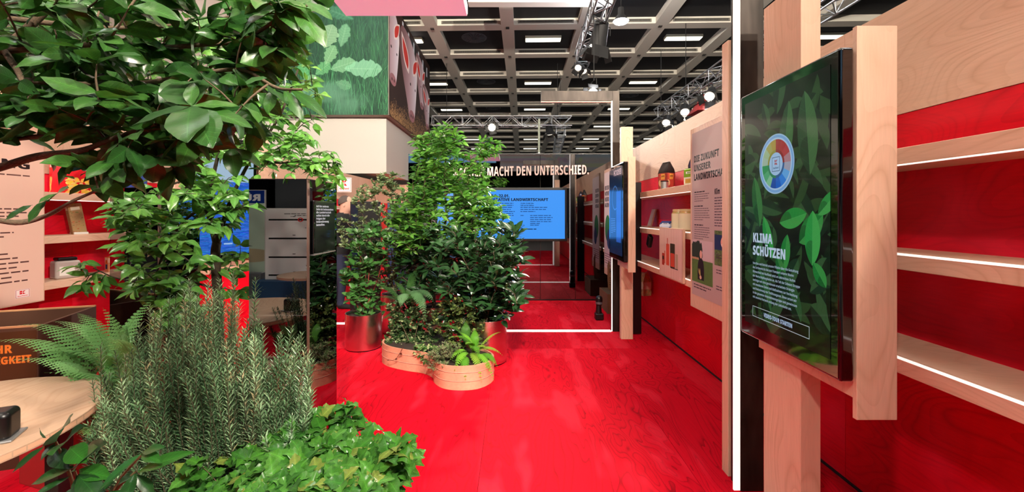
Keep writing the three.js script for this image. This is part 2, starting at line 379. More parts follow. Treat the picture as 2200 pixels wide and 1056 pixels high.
// the hanging cube with two large prints, on a white box
{
  const cubeX = -3.53, d0 = 12, d1 = 17.9;
  const plantTex = canvasTex(1280, 960, (x, w, h) => {
    x.fillStyle = '#2a4438'; x.fillRect(0, 0, w, h);
    const grass = (n, x0, x1, y0, y1, lo, hi, wd, al) => { for (let k = 0; k < n; k++) { const a = rr(x0, x1), b = rr(y0, y1), l = rr(40, 190), s = gauss(), g = rr(lo, hi) | 0; x.strokeStyle = `rgba(${g * 0.52 | 0},${g},${g * 0.66 | 0},${al})`; x.lineWidth = rr(1, wd); x.beginPath(); x.moveTo(a, b); x.quadraticCurveTo(a + s * 20, b - l * 0.6, a + s * l * 0.7, b - l); x.stroke(); } };
    const sharp = x;
    // an out-of-focus layer: drawn small and enlarged
    const soft = (f, draw) => { const c = document.createElement('canvas'); c.width = w / f; c.height = h / f; x = c.getContext('2d'); x.scale(1 / f, 1 / f); draw(); x = sharp; x.drawImage(c, 0, 0, w, h); };
    soft(16, () => grass(500, -40, w, 100, h + 80, 40, 115, 14, 0.5));
    soft(5, () => grass(900, -40, w, 60, h + 60, 45, 125, 6, 0.5));
    grass(900, 300, w, 300, h + 80, 60, 140, 3, 0.55); grass(300, 0, 700, 60, 420, 70, 130, 3, 0.5);
    for (let k = 0; k < 1500; k++) { const g = rr(35, 105) | 0; x.fillStyle = `rgba(${g * 1.12 | 0},${g},${g * 0.94 | 0},0.6)`; x.beginPath(); x.ellipse(300 + gauss() * 190, 520 + gauss() * 130, rr(3, 20), rr(2, 7), gauss() * 0.6, 0, 7); x.fill(); }
    for (let k = 0; k < 60; k++) { x.strokeStyle = `rgba(${rr(150, 205) | 0},${rr(180, 210) | 0},${rr(150, 180) | 0},0.7)`; x.lineWidth = rr(2, 5); const a = rr(80, 480), b = rr(360, 520); x.beginPath(); x.moveTo(a, b); x.quadraticCurveTo(a + 50, b - rr(0, 50), a + rr(70, 170), b - rr(-20, 60)); x.stroke(); }
    // toothed weed leaves, some out of focus
    const lf = (a, b, s, wd, r, c, blur) => {
      x.save(); x.globalAlpha = 0.82; x.translate(a, b); x.rotate(r); x.fillStyle = c; x.beginPath(); x.moveTo(0, 0);
      for (let k = 0; k <= 22; k++) { const t = k / 22, q = 1 + 0.13 * Math.sin(k * 1.3 + a) + 0.07 * Math.sin(k * 3.1 + b); x.lineTo(-wd * Math.pow(Math.sin(t * Math.PI), 0.7) * (0.55 + 0.45 * t) * q, -s * t); }
      for (let k = 22; k >= 0; k--) { const t = k / 22, q = 1 + 0.13 * Math.cos(k * 1.1 + b) + 0.07 * Math.sin(k * 2.7 + a); x.lineTo(wd * Math.pow(Math.sin(t * Math.PI), 0.7) * (0.55 + 0.45 * t) * q, -s * t); }
      x.fill(); x.strokeStyle = 'rgba(196,226,186,0.28)'; x.lineWidth = 4; x.beginPath(); x.moveTo(0, 0); x.lineTo(0, -s * 0.95); x.stroke(); x.lineWidth = 2;
      for (let k = 2; k < 8; k++) { x.beginPath(); x.moveTo(0, -s * k / 9); x.lineTo(-wd * 0.6, -s * (k / 9 + 0.09)); x.moveTo(0, -s * k / 9); x.lineTo(wd * 0.6, -s * (k / 9 + 0.09)); x.stroke(); }
      x.restore();
    };
    for (const q of [[900, 420, 190, 62, 0.25, '#5f8f6c', 5], [640, 700, 240, 62, -0.25, '#56a063', 1], [700, 640, 150, 60, 0.9, '#5a9a66', 2], [780, 560, 170, 62, 0.45, '#6f9f74', 2], [770, 430, 200, 95, 0.35, '#7ba07c', 1], [820, 600, 210, 70, 1.25, '#6d9f78', 2], [930, 590, 300, 90, 1.6, '#74a888', 2], [560, 800, 210, 70, 0.75, '#77a779', 2], [690, 860, 130, 34, 0.05, '#4f8d5e', 1], [860, 700, 130, 50, 1.9, '#5f936b', 2], [1000, 200, 260, 60, -1.2, '#3b6a52', 6], [620, 830, 190, 50, -1.0, '#6aa274', 3]]) soft(q[6] + 1, () => lf(...q));
    grass(420, 500, w, 720, h + 120, 90, 170, 6, 0.5); soft(24, () => { for (let k = 0; k < 14; k++) { x.fillStyle = 'rgba(88,132,108,0.3)'; x.beginPath(); x.ellipse(rr(620, 1000), rr(650, 940), rr(60, 150), rr(30, 90), 0, 0, 7); x.fill(); } });
    soft(5, () => { for (const [a, b, r, s] of [[250, 150, 0.3, 1], [330, 140, 0.1, 0.9], [400, 165, -0.1, 0.8]]) { x.save(); x.translate(a, b); x.rotate(r); x.fillStyle = '#c9938b'; x.beginPath(); x.ellipse(0, 0, 40 * s, 130 * s, 0, 0, 7); x.fill(); x.fillStyle = '#d9aaa2'; x.beginPath(); x.ellipse(-8, 40, 22 * s, 60 * s, 0, 0, 7); x.fill(); x.restore(); } });
  });
  const pigTex = canvasTex(512, 640, (x, w, h) => {
    x.fillStyle = '#3a2a26'; x.fillRect(0, 0, w, h);
    for (let k = 0; k < 40; k++) { x.fillStyle = k % 3 ? '#20252b' : '#dfe8f2'; x.fillRect(k * 22 + 120, 20 + k * 2, 14, 70); }
    for (let k = 0; k < 2600; k++) { const t = rnd(); x.strokeStyle = `rgba(${120 + t * 110 | 0},${90 + t * 90 | 0},${60 + t * 60 | 0},0.7)`; const a = rr(0, w), b = h - Math.abs(gauss()) * 260 * (0.4 + 0.6 * a / w); x.lineWidth = rr(1, 3); x.beginPath(); x.moveTo(a, b); x.lineTo(a + rr(-14, 14), b + rr(-18, 18)); x.stroke(); }
    const pig = (a, b, s) => {
      x.save(); x.translate(a, b); x.scale(s, s);
      const gr = x.createLinearGradient(-80, 0, 110, 0); gr.addColorStop(0, '#7d5a5c'); gr.addColorStop(0.45, '#b9979d'); gr.addColorStop(0.85, '#e6d9e2'); gr.addColorStop(1, '#fff6f6');
      x.fillStyle = gr; x.beginPath(); x.moveTo(-60, -200); x.bezierCurveTo(70, -215, 120, -90, 106, 20); x.bezierCurveTo(98, 120, 84, 230, 70, 285); x.bezierCurveTo(50, 312, 18, 306, 8, 280); x.bezierCurveTo(-14, 190, -50, 120, -70, 40); x.bezierCurveTo(-100, -60, -110, -150, -60, -200); x.fill();
      x.fillStyle = '#a8747a'; x.beginPath(); x.ellipse(42, 268, 32, 36, 0.1, 0, 7); x.fill();
      x.fillStyle = '#5a3a3c'; x.beginPath(); x.ellipse(32, 270, 6, 10, 0, 0, 7); x.ellipse(54, 268, 6, 10, 0, 0, 7); x.fill();
      for (const [ex, m, z] of [[-40, 1, 1], [88, -1, 0.75]]) { x.save(); x.translate(ex, -60); x.scale(m * z, z); x.fillStyle = '#f6e4e2'; x.beginPath(); x.moveTo(-34, -96); x.quadraticCurveTo(76, -30, 44, 92); x.quadraticCurveTo(-30, 70, -34, -96); x.fill(); x.fillStyle = '#d8433d'; x.beginPath(); x.moveTo(-24, -74); x.quadraticCurveTo(58, -22, 36, 70); x.quadraticCurveTo(-18, 46, -24, -74); x.fill(); x.restore(); }
      x.fillStyle = '#2a1c1b'; x.beginPath(); x.ellipse(24, 80, 6, 9, 0, 0, 7); x.ellipse(82, 84, 5, 8, 0, 0, 7); x.fill(); x.restore();
    };
    pig(345, 200, 0.7); pig(190, 250, 1.05); pig(440, 330, 0.62); pig(-8, 190, 0.9);
  });
  const t = thing('hanging_picture_cube', 'huge hanging cube printed with a green field photo and pink pigs', 'banner', [cubeX - 4, 4.36, -15]);
  addW(t, 'frame', bx(cubeX - 8, cubeX, 4.36, 7.85, d0, d1), mat(0x9a8a80, 0.8));
  addW(t, 'field_print', sheet(4.6, 3.45, cubeX - 2.31, 6.09, -d0 + 0.02, 0), printed(plantTex), 'photo of weeds and grass');
  addW(t, 'pig_print', sheet(5.86, 3.45, cubeX + 0.02, 6.09, -(d0 + d1) / 2, Math.PI / 2), printed(pigTex), 'photo of pink pigs on straw');
  for (const [x, d] of [[-0.5, 12.5], [-7, 12.5], [-0.5, 17.4], [-7, 17.4]]) addW(t, 'hoist_cable', bar(V3(cubeX + x, 7.84, -d), V3(cubeX + x, 8.02, -d), 0.02, 5), blackMatte);
  const u = thing('suspended_white_box', 'plain white box hanging under the picture cube', 'box', [cubeX - 4, 2.72, -15]);
  addW(u, 'shell', bx(cubeX - 7.6, -3.69, 2.72, 4.355, d0 + 0.3, 17.0), mat(0xcac4ba, 0.8));
}
// ---------------------------------------------------------------- the stand: red floor of stained plywood sheets
{
  const f = structure('floor');
  let k = 0;
  for (let i = -4; i < 2; i++) for (let j = -1; j < 6; j++) {
    const x0 = Math.max(-4.35, -0.19 + i * 1.25), x1 = Math.min(2.0, -0.19 + (i + 1) * 1.25), d0 = -0.25 + j * 2.5;
    if (x1 - x0 < 0.05) continue;
    k++;
    add(f, 'floor_board', bx(x0 + 0.0012, x1 - 0.0012, -0.02, 0, d0 + 0.0012, d0 + 2.4988, 0, false, k * 0.37, k * 0.71), redFloor);
  }
  add(f, 'underlay', bx(-4.35, 2.0, -0.04, -0.008, -2.75, 14.75), mat(0x3a0308, 1));
}
// ---------------------------------------------------------------- shelf wall on the right
const WX = 1.91, SX = 1.62, WALL = 2.55;
function ledOrEdgeGlow(parent, x0, x1, y0, y1, d0, d1) { return addW(parent, 'led_or_edge_glow', bx(x0, x1, y0, y1, d0, d1), led, 'white light strip or painted edge glow'); }
{
  const w = structure('wall_shelf_right');
  let k = 0;
  for (let d = -2.6; d < 7.35; d += 2.5) {
    const e = Math.min(d + 2.5, 7.38); k++;
    add(w, 'red_panel', bx(WX, WX + 0.03, 0.012, 2.01, d + 0.001, e - 0.001, 0, true, k * 0.43, k * 0.3), red);
    add(w, 'fascia_board', bx(WX - 0.004, WX + 0.03, 2.012, WALL, d + 0.001, e - 0.001, 0, true, 0.2 + k * 0.39, k * 0.23), ply);
  }
  add(w, 'core', bx(WX + 0.031, WX + 0.16, 0, WALL - 0.002, -2.6, 7.38), blackMatte);
  add(w, 'kick_strip', bx(WX - 0.012, WX, 0, 0.012, -2.6, 7.38), blackMatte);
  const shelf = (label, top, lit, x = SX) => {
    const t = thing('wall_shelf', label, 'shelf', [SX, top, -2.5]);
    addW(t, 'board', bx(x + 0.02, WX, top - 0.03, top, -2.5, 7.3, 0, true, top, 0.3), ply);
    const lip = addW(t, 'front_lip', bx(x, x + 0.02, top - 0.068, top, -2.5, 7.3, 0.003, true, top * 2, 0.6), ply);
    addW(t, 'under_board', bx(x + 0.02, WX, top - 0.068, top - 0.058, -2.5, 7.3, 0, true, top, 0.1), ply);
    if (lit === 'under') ledOrEdgeGlow(lip, x + 0.001, x + 0.012, top - 0.0735, top - 0.068, -2.5, 7.3);
    else ledOrEdgeGlow(lip, x - 0.004, x + 0.004, top - 0.008, top + 0.001, -2.5, 7.3);  // glow paints the light caught by the upper shelf edge
    const l = new THREE.RectAreaLight(WARM, lit === 'under' ? 0.9 : 0.5, 9.6, 0.02);  // on upper edges this lamp is added along with the painted glow
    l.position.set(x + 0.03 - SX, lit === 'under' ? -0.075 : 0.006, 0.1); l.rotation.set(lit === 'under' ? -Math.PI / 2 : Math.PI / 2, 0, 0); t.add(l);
    return t;
  };
  shelf('top plywood shelf with coffee bags, lit along its lower edge', 1.797, 'under');
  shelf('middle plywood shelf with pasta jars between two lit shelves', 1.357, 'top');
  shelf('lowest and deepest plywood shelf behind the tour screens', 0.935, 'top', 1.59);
}
// ---------------------------------------------------------------- light portals: raw steel with a light strip along the inner edge
function portal(label, d, x0, x1, strip, beamTo) {
  const t = thing('light_portal', label, 'frame', [x1, 0, -d]);
  addW(t, 'post', bx(x0, x1, 0, 3.12, d, d + 0.1, 0.003), rawSteel, 'raw grey steel post');
  addW(t, 'top_beam', bx(beamTo, x0, 2.99, 3.12, d, d + 0.1, 0.003), rawSteel);
  addW(t, 'light_strip', bx(x0 - strip, x0, 0.004, 2.99, d + 0.002, d + 0.014), led, 'white light strip on the inner edge');
  addW(t, 'soffit_strip', bx(beamTo, x0 - strip, 2.975, 2.99, d + 0.01, d + 0.05), mat(0xe8bfa8, 0.6), 'pale wooden strip under the arm');
  const l = new THREE.RectAreaLight(WARM, 4, 0.012, 2.9); l.position.set(x0 - strip - 0.004 - x1, 1.5, -0.008); l.rotation.y = Math.PI / 2; t.add(l);
  return t;
}
portal('steel light portal post behind the tour screen, white strip on its edge', 2.3, 1.254, 1.382, 0.034, 0.33);
portal('steel light portal with an arm reaching over the aisle before the mirror', 5.43, 1.303, 1.394, 0.012, 0.38);
function floorStrip(label, x0, x1, d) {
  const t = add(scene, 'floor_light_strip', bx(x0, x1, 0.0, 0.012, d - 0.035, d + 0.035, 0.003), led);
  tag(t, label, 'light strip');
}
floorStrip('white light strip across the red floor between laurel pot and portal', -1.05, 1.285, 5.45);
floorStrip('white light strip across the red floor at the portal by the tour screen', -0.5, 1.21, 2.24);
floorStrip('short white light strip on the red floor beside the steel pot', -2.7, -1.9, 5.82);

// ---------------------------------------------------------------- screens
const leafShape = (x, a, b, L, W, r, c, v) => {
  x.save(); x.translate(a, b); x.rotate(r); x.fillStyle = c; x.beginPath(); x.moveTo(0, 0); x.bezierCurveTo(-W, -L * 0.25, -W * 0.8, -L * 0.8, 0, -L); x.bezierCurveTo(W * 0.8, -L * 0.8, W, -L * 0.25, 0, 0); x.fill();
  x.fillStyle = 'rgba(150,220,120,0.22)'; x.beginPath(); x.moveTo(0, 0); x.bezierCurveTo(W, -L * 0.25, W * 0.8, -L * 0.8, 0, -L); x.fill(); x.fillStyle = 'rgba(0,10,4,0.25)'; x.beginPath(); x.moveTo(0, 0); x.bezierCurveTo(-W, -L * 0.25, -W * 0.5, -L * 0.5, 0, -L * 0.45); x.fill();
  x.strokeStyle = v; x.lineWidth = 2; x.beginPath(); x.moveTo(0, 0); x.lineTo(0, -L); x.stroke();
  for (let k = 1; k < 7; k++) { x.beginPath(); x.moveTo(0, -L * k / 8); x.lineTo(-W * 0.5, -L * (k / 8 + 0.1)); x.moveTo(0, -L * k / 8); x.lineTo(W * 0.5, -L * (k / 8 + 0.1)); x.globalAlpha = 0.35; x.stroke(); x.globalAlpha = 1; }
  x.restore();
};
const tourTex = canvasTex(1080, 1920, (x, w, h) => {
  x.fillStyle = '#0a100d'; x.fillRect(0, 0, w, h);
  for (let k = 0; k < 90; k++) { const g = rr(12, 44) | 0; leafShape(x, rr(-60, w + 60), rr(100, h), rr(200, 460), rr(60, 150), rr(-2.6, 2.6), `rgb(${g * 0.55 | 0},${g + 8},${g * 0.8 | 0})`, '#1c2e24'); }
  for (const [a, b, L, W, r, c] of [[560, 640, 520, 130, 0.15, '#254a2c'], [880, 700, 600, 160, -0.1, '#28492d'], [240, 1080, 430, 110, -0.2, '#1d5a2c'], [520, 1040, 330, 110, 1.35, '#1f8a38'], [760, 1180, 320, 130, 0.9, '#1d7a33'], [420, 1330, 360, 90, -0.35, '#1f8f3c'], [900, 1330, 380, 120, 0.02, '#2a9a44'], [560, 1420, 300, 90, 0.2, '#1c7d34'], [960, 980, 260, 80, 0.9, '#2c8f40'], [600, 1520, 260, 80, -0.5, '#17662d'], [400, 1760, 380, 110, -0.5, '#123a22'], [780, 1750, 420, 130, -0.6, '#10301d'], [1040, 1460, 200, 80, -0.7, '#1d7d35'], [170, 1420, 300, 90, 0.3, '#143d24']]) leafShape(x, a, b, L, W, r, c, 'rgba(120,200,130,0.45)');
  // the colour wheel
  const cx = 470, cy = 580;
  const disc = (r, c) => { x.fillStyle = c; x.beginPath(); x.arc(cx, cy, r, 0, 7); x.fill(); };
  disc(235, '#a9cdf0'); disc(225, '#7fb0e6'); disc(205, '#b4d4f3');
  const seg = ['#a3282f', '#b02a33', '#b83a45', '#b78490', '#a9a8bd', '#66aef0', '#2b82e6', '#1764cf', '#0f4cae', '#86c79e', '#54b07a', '#2b9a5c', '#a9c4b0', '#a8c39a', '#a9a95c', '#b0983c'];
  seg.forEach((c, k) => { x.fillStyle = c; x.beginPath(); x.moveTo(cx, cy); x.arc(cx, cy, 192, -Math.PI / 2 + k * Math.PI / 8, -Math.PI / 2 + (k + 1) * Math.PI / 8); x.fill(); });
  ['#8f1f2a', '#2c5f9c', '#2f8560', '#97933f'].forEach((c, k) => { x.fillStyle = c; x.beginPath(); x.moveTo(cx, cy); x.arc(cx, cy, 112, -Math.PI / 2 + k * Math.PI / 2, -Math.PI / 2 + (k + 1) * Math.PI / 2); x.fill(); });
  disc(90, '#a9cdf4');
  x.strokeStyle = '#25405c'; x.lineWidth = 4; x.strokeRect(cx - 50, cy - 52, 100, 108);
  x.save(); x.translate(cx - 50, cy - 50);
  x.fillStyle = '#b2202c'; x.fillRect(34, 18, 12, 16); x.fillRect(34, 40, 12, 16); x.beginPath(); x.moveTo(50, 34); x.lineTo(50, 26); x.lineTo(60, 18); x.lineTo(70, 18); x.lineTo(56, 34); x.fill(); x.beginPath(); x.moveTo(50, 40); x.lineTo(56, 40); x.lineTo(70, 56); x.lineTo(50, 56); x.fill();
  fit(x, 'Kaufland', 14, 88, 72, 20, 'bold', '#30507a'); x.restore();
  fit(x, 'KLIMA', 130, 1210, 290, 104, 'bold', '#cfe2fb');
  fit(x, 'SCHÜTZEN', 130, 1318, 470, 104, 'bold', '#cfe2fb');
  const para = ['Vom Bau und Betrieb unserer Filialen über die Gestaltung', 'des Sortiments bis hin zum Transport unserer Waren:', 'Klimaschutz bei Kaufland setzt an zahlreichen Stufen', 'der Wertschöpfungskette an. Als Teil der Schwarz Gruppe', 'verfolgen wir eine gemeinsam erarbeitete Strategie', 'mit messbaren Zielen und Maßnahmen zur Vermeidung', 'und Reduzierung von Treibhausgasen. Diese setzen wir', 'in der gesamten Unternehmensgruppe und gemeinsam', 'mit unseren Partnern entlang der Lieferkette um.'];
  const wid = [620, 570, 585, 640, 575, 610, 600, 605, 540];
  para.forEach((l, k) => fit(x, l, 130, 1400 + k * 36, wid[k], 27, '600', '#b9cde6'));
  x.strokeStyle = '#cfd9e4'; x.lineWidth = 5; x.strokeRect(130, 1760, 740, 84);
  fit(x, 'VIDEO-TOUR STARTEN', 300, 1817, 380, 44, 'bold', '#b9d2f4');
});
const tourTex2 = canvasTex(540, 960, (x, w, h) => {
  x.fillStyle = '#0a2140'; x.fillRect(0, 0, w, h);
  for (let k = 0; k < 200; k++) { x.fillStyle = `rgba(30,70,130,${rr(0.1, 0.4)})`; x.fillRect(rr(0, w), rr(600, h), rr(20, 120), rr(2, 6)); }
  x.strokeStyle = '#3f74b8'; x.lineWidth = 16; x.beginPath(); x.arc(240, 330, 130, 0, 7); x.stroke();
  x.save(); x.translate(w, 0); x.scale(-1, 1); fit(x, 'ERSCH', 30, 80, 330, 80, 'bold', '#d5b7c0'); x.restore();  // mirror-written letters: reflection of the wall lettering painted into the display
  x.fillStyle = '#2a62c8'; x.fillRect(300, 260, 190, 560);
  rows(x, 50, 560, 220, 9, 20, 7, '#5f8ccb');
});
const waterTex = canvasTex(540, 960, (x, w, h) => {
  x.fillStyle = '#1e56b4'; x.fillRect(0, 0, w, h);
  x.fillStyle = '#9db9cf'; x.fillRect(0, 0, w, 260);
  for (let k = 0; k < 1500; k++) { const b = rr(260, h); x.strokeStyle = `rgba(${rr(20, 90) | 0},${rr(80, 150) | 0},${rr(190, 245) | 0},0.6)`; x.lineWidth = rr(2, 7); const a = rr(-40, w); x.beginPath(); x.moveTo(a, b); x.quadraticCurveTo(a + 30, b - 8, a + rr(40, 90), b); x.stroke(); }
  rows(x, 270, 850, 130, 1, 26, 14, '#9fc0ea');
});
const eventTex = canvasTex(1600, 900, (x, w, h) => {
  x.fillStyle = '#3f92ee'; x.fillRect(0, 0, w, h);
  fit(x, 'MONTAG, 22.01.', 59, 134, 547, 76, 'bold', '#0e2138');
  fit(x, 'REGENERATIVE LANDWIRTSCHAFT', 59, 200, 1240, 70, 'bold', '#0e2138');
  rows(x, 59, 236, 640, 8, 37.6, 15, '#1d4f8f');
  fit(x, '12.00–13.00 Uhr', 800, 256, 240, 28, 'bold', '#123a6c'); fit(x, 'Talk auf der Bühne', 800, 294, 240, 28, 'bold', '#123a6c');
  rows(x, 800, 312, 530, 3, 37.6, 15, '#1d4f8f');
  rows(x, 800, 462, 130, 1, 38, 14, '#1d4f8f'); rows(x, 975, 462, 420, 5, 37.6, 15, '#1d4f8f'); rows(x, 800, 642, 140, 1, 38, 14, '#1d4f8f'); rows(x, 975, 642, 230, 1, 38, 14, '#1d4f8f');
  rows(x, 800, 712, 460, 1, 38, 17, '#10315c');
});
// a portrait touch screen on a plywood carrier with a tall plywood post and a dark back panel
function tourUnit(label, o) {
  const t = thing('screen_post', label + ' plywood post and carrier', 'stand', [o.post[0], 0, -o.post[2]]);
  addW(t, 'post', bx(o.post[0], o.post[1], 0, 2.585, o.post[2], o.post[3], 0.002, false, o.k, 0.1), ply);
  addW(t, 'side_board', bx(o.board[0], o.board[0] + 0.02, o.side[0], o.side[1], o.dn + 0.02, Math.min(o.df, o.post[3]), 0.002, false, o.k + 0.31, 0.2), ply);
  addW(t, 'end_board', bx(o.board[0], o.board[1], o.board[2], o.board[3], o.dn, o.dn + 0.02, 0.002, false, o.k + 0.66, 0.4), ply, 'narrow plywood end board');
  addW(t, 'cross_board', bx(o.board[0] + 0.02, o.board[1], 1.3, 1.42, o.dn + 0.02, o.post[2], 0.002, true), ply);
  addW(t, 'back_panel', bx(...o.back, 0.002), black, 'tall black panel');
  const s = thing('touch_screen', label + ' portrait touch screen', 'screen', [o.xf, o.tv[0], -(o.dn + o.df) / 2]);
  const cs = addW(s, 'casing', bx(o.xf, o.xf + 0.055, o.tv[0], o.tv[1], o.dn, o.df - 0.02, 0.012), glassBlack);
  const iw = (o.df - o.dn) * 0.84, ih = (o.tv[1] - o.tv[0]) * 0.905;
  addW(cs, 'display', sheet(iw, ih, o.xf - 0.0015, (o.tv[0] + o.tv[1]) / 2 + 0.01, -(o.dn + o.df - 0.02) / 2, -Math.PI / 2), screenMat(o.tex, o.glow));
  addW(s, 'rear_mount', bx(o.xf + 0.05, o.board[0], (o.tv[0] + o.tv[1]) / 2 - 0.2, (o.tv[0] + o.tv[1]) / 2 + 0.2, o.dn + 0.15, o.df - 0.15), black);
}
tourUnit('leafy climate tour', { xf: 1.222, dn: 1.56, df: 2.26, tv: [0.894, 2.144], board: [1.284, 1.435, 0.754, 2.222], side: [0.83, 2.15], post: [1.31, 1.4, 1.9, 2.18], back: [1.401, 1.415, 0.01, 1.92, 1.93, 2.17], k: 0.15, tex: tourTex, glow: 0.62 });
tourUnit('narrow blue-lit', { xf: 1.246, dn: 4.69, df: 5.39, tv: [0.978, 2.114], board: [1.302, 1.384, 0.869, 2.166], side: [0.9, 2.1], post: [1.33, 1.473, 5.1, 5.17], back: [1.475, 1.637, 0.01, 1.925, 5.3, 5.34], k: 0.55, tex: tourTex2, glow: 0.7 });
{
  const b = thing('plywood_upright', 'narrow plywood upright standing directly behind the light portal of the leafy screen', 'post', [1.32, 0, -2.46]);
  addW(b, 'board', bx(1.253, 1.4, 0, 2.53, 2.43, 2.5, 0.002, false, 0.77, 0.3), ply);
}
// ---------------------------------------------------------------- posters on the shelf wall
const zukunftTex = canvasTex(1000, 1560, (x, w, h) => {
  x.fillStyle = '#b8a2a0'; x.fillRect(0, 0, w, h);
  const ink = '#100a16';
  fit(x, 'DIE ZUKUNFT', 40, 285, 465, 82, 'bold', ink); fit(x, 'UNSERER', 40, 372, 320, 82, 'bold', ink); fit(x, 'LANDWIRTSCHAFT?', 40, 460, 640, 82, 'bold', ink);
  fit(x, 'Klim', 430, 610, 90, 62, 'bold', ink);
  let y = 570; for (const n of [4, 6, 6, 6]) { rows(x, 50, y, 300, 1, 22, 9, ink); rows(x, 50, y + 24, 300, n, 21, 6, '#5b4a55'); y += 46 + n * 22; }
  rows(x, 430, 640, 420, 11, 24, 8, '#4c3c4a');
  // hand with a phone over a field
  x.save(); x.beginPath(); x.rect(430, 925, 420, 300); x.clip(); x.fillStyle = '#5d6a4a'; x.fillRect(430, 925, 420, 300);
  for (let k = 0; k < 500; k++) { const g = rr(60, 150) | 0; x.fillStyle = `rgba(${g * 0.8 | 0},${g},${g * 0.5 | 0},0.6)`; x.beginPath(); x.ellipse(rr(430, 850), rr(925, 1225), rr(4, 18), rr(3, 9), rnd() * 3, 0, 7); x.fill(); }
  x.fillStyle = '#28355c'; x.fillRect(430, 960, 130, 130); x.fillStyle = '#d99f92'; x.beginPath(); x.ellipse(620, 1010, 90, 60, -0.3, 0, 7); x.fill(); x.save(); x.translate(620, 1090); x.rotate(-0.5); x.fillStyle = '#e8e5e2'; x.fillRect(-45, -80, 100, 170); x.fillStyle = '#6f8f63'; x.fillRect(-35, -60, 80, 120); x.restore(); x.restore();
  // figure in a dark jacket in a green field
  x.save(); x.beginPath(); x.rect(0, 1030, 400, 400); x.clip(); x.fillStyle = '#c9b3b8'; x.fillRect(0, 1030, 400, 400);
  x.fillStyle = '#2b3a2e'; for (let k = 0; k < 60; k++) { x.beginPath(); x.ellipse(rr(0, 190), rr(1080, 1180), rr(15, 34), rr(25, 60), 0, 0, 7); x.fill(); }
  x.fillStyle = '#b68c6a'; x.fillRect(0, 1195, 140, 30);
  x.fillStyle = '#58763f'; x.fillRect(0, 1215, 400, 215); for (let k = 0; k < 900; k++) { const g = rr(70, 140) | 0; x.strokeStyle = `rgba(${g * 0.7 | 0},${g},${g * 0.45 | 0},0.7)`; const a = rr(0, 400), b = rr(1215, 1440); x.beginPath(); x.moveTo(a, b); x.lineTo(a + rr(-6, 6), b - 14); x.stroke(); }
  x.fillStyle = '#2c2026'; x.beginPath(); x.moveTo(120, 1400); x.quadraticCurveTo(105, 1220, 160, 1200); x.lineTo(205, 1200); x.quadraticCurveTo(255, 1230, 240, 1400); x.fill();
  x.fillStyle = '#d9a99a'; x.beginPath(); x.ellipse(182, 1160, 24, 38, 0, 0, 7); x.fill(); x.beginPath(); x.ellipse(175, 1375, 20, 18, 0, 0, 7); x.fill();
  x.strokeStyle = '#c9b96b'; x.lineWidth = 3; for (let k = 0; k < 12; k++) { x.beginPath(); x.moveTo(175, 1370); x.lineTo(rr(110, 170), rr(1290, 1330)); x.stroke(); } x.restore();
  rows(x, 40, 1452, 370, 2, 26, 9, '#3a2c36');
  for (const yy of [1130, 1260, 1400]) rows(x, 460, yy, 300, 2, 24, 8, '#4c3c4a');
});
{
  const t = thing('poster_board', 'plywood board with a mauve poster about the future of farming', 'poster', [1.59, 0.71, -3.2]);
  const pb = addW(t, 'board', bx(1.585, 1.605, 0.71, 2.27, 2.72, 3.72, 0.002, false, 0.4, 0.9), ply);
  addW(pb, 'print', sheet(0.95, 1.4, 1.5835, 1.525, -3.21, -Math.PI / 2), printed(zukunftTex), 'mauve printed poster with photos');
  const back = canvasTex(500, 1100, (x, w, h) => { x.fillStyle = '#e2cdc9'; x.fillRect(0, 0, w, h); for (const [k, s] of ['WIR SIND', 'PARTNER', 'UNSERER', 'BAUERN'].entries()) fit(x, s, 30, 200 + k * 66, 250, 62, 'bold', '#231a2c'); x.fillStyle = '#2f7a4a'; x.beginPath(); x.arc(200, 640, 150, 0, 7); x.fill(); x.fillStyle = '#31466f'; x.beginPath(); x.arc(270, 760, 110, 0, 7); x.fill(); rows(x, 30, 930, 400, 5, 26, 8, '#54434d'); });
  const u = thing('poster_board', 'pale poster board half hidden behind the blue-lit touch screen', 'poster', [1.59, 0.51, -6.9]);
  addW(u, 'board', bx(1.585, 1.605, 0.51, 2.27, 6.55, 7.2, 0.002), ply);
  addW(u, 'print', sheet(0.62, 1.6, 1.5835, 1.42, -6.875, -Math.PI / 2), printed(back));
  const jar = canvasTex(640, 512, (x, w, h) => {
    x.fillStyle = '#e2c0b4'; x.fillRect(0, 0, w, h); for (let k = 0; k < 26; k++) { x.fillStyle = `rgba(190,140,125,${rr(0.1, 0.3)})`; x.fillRect(rr(0, w), 0, rr(2, 10), h); }
    const b = (a, y, ww, hh, c) => { x.fillStyle = c; x.beginPath(); x.roundRect(a, y, ww, hh, 10); x.fill(); };
    b(80, 270, 70, 130, '#a8382c'); b(90, 300, 50, 40, '#3a2320'); b(150, 240, 30, 140, '#c9705a'); b(205, 160, 90, 230, '#d5543f'); x.fillStyle = '#c84b3a'; x.fillRect(235, 100, 20, 80); b(320, 150, 130, 250, '#3c3524'); b(330, 250, 110, 140, '#d2503a'); b(470, 250, 60, 150, '#b9a58a'); x.fillStyle = '#2c2320'; x.fillRect(330, 400, 200, 8);
    kSign(x, 570, 470, 30, '#b66');
  });
  const p = thing('picture_board', 'small plywood picture board of jars and packets hung on the shelves', 'picture', [1.575, 0.89, -4.1]);
  addW(p, 'board', bx(1.562, 1.585, 0.885, 1.385, 3.83, 4.44, 0.002, false, 0.3, 0.5), ply);
  addW(p, 'print', sheet(0.59, 0.48, 1.5605, 1.135, -4.135, -Math.PI / 2), printed(jar));
}
// ---------------------------------------------------------------- goods on the right-hand shelves
const packTex = (base, draw) => canvasTex(256, 384, (x, w, h) => { x.fillStyle = base; x.fillRect(0, 0, w, h); draw(x, w, h); });
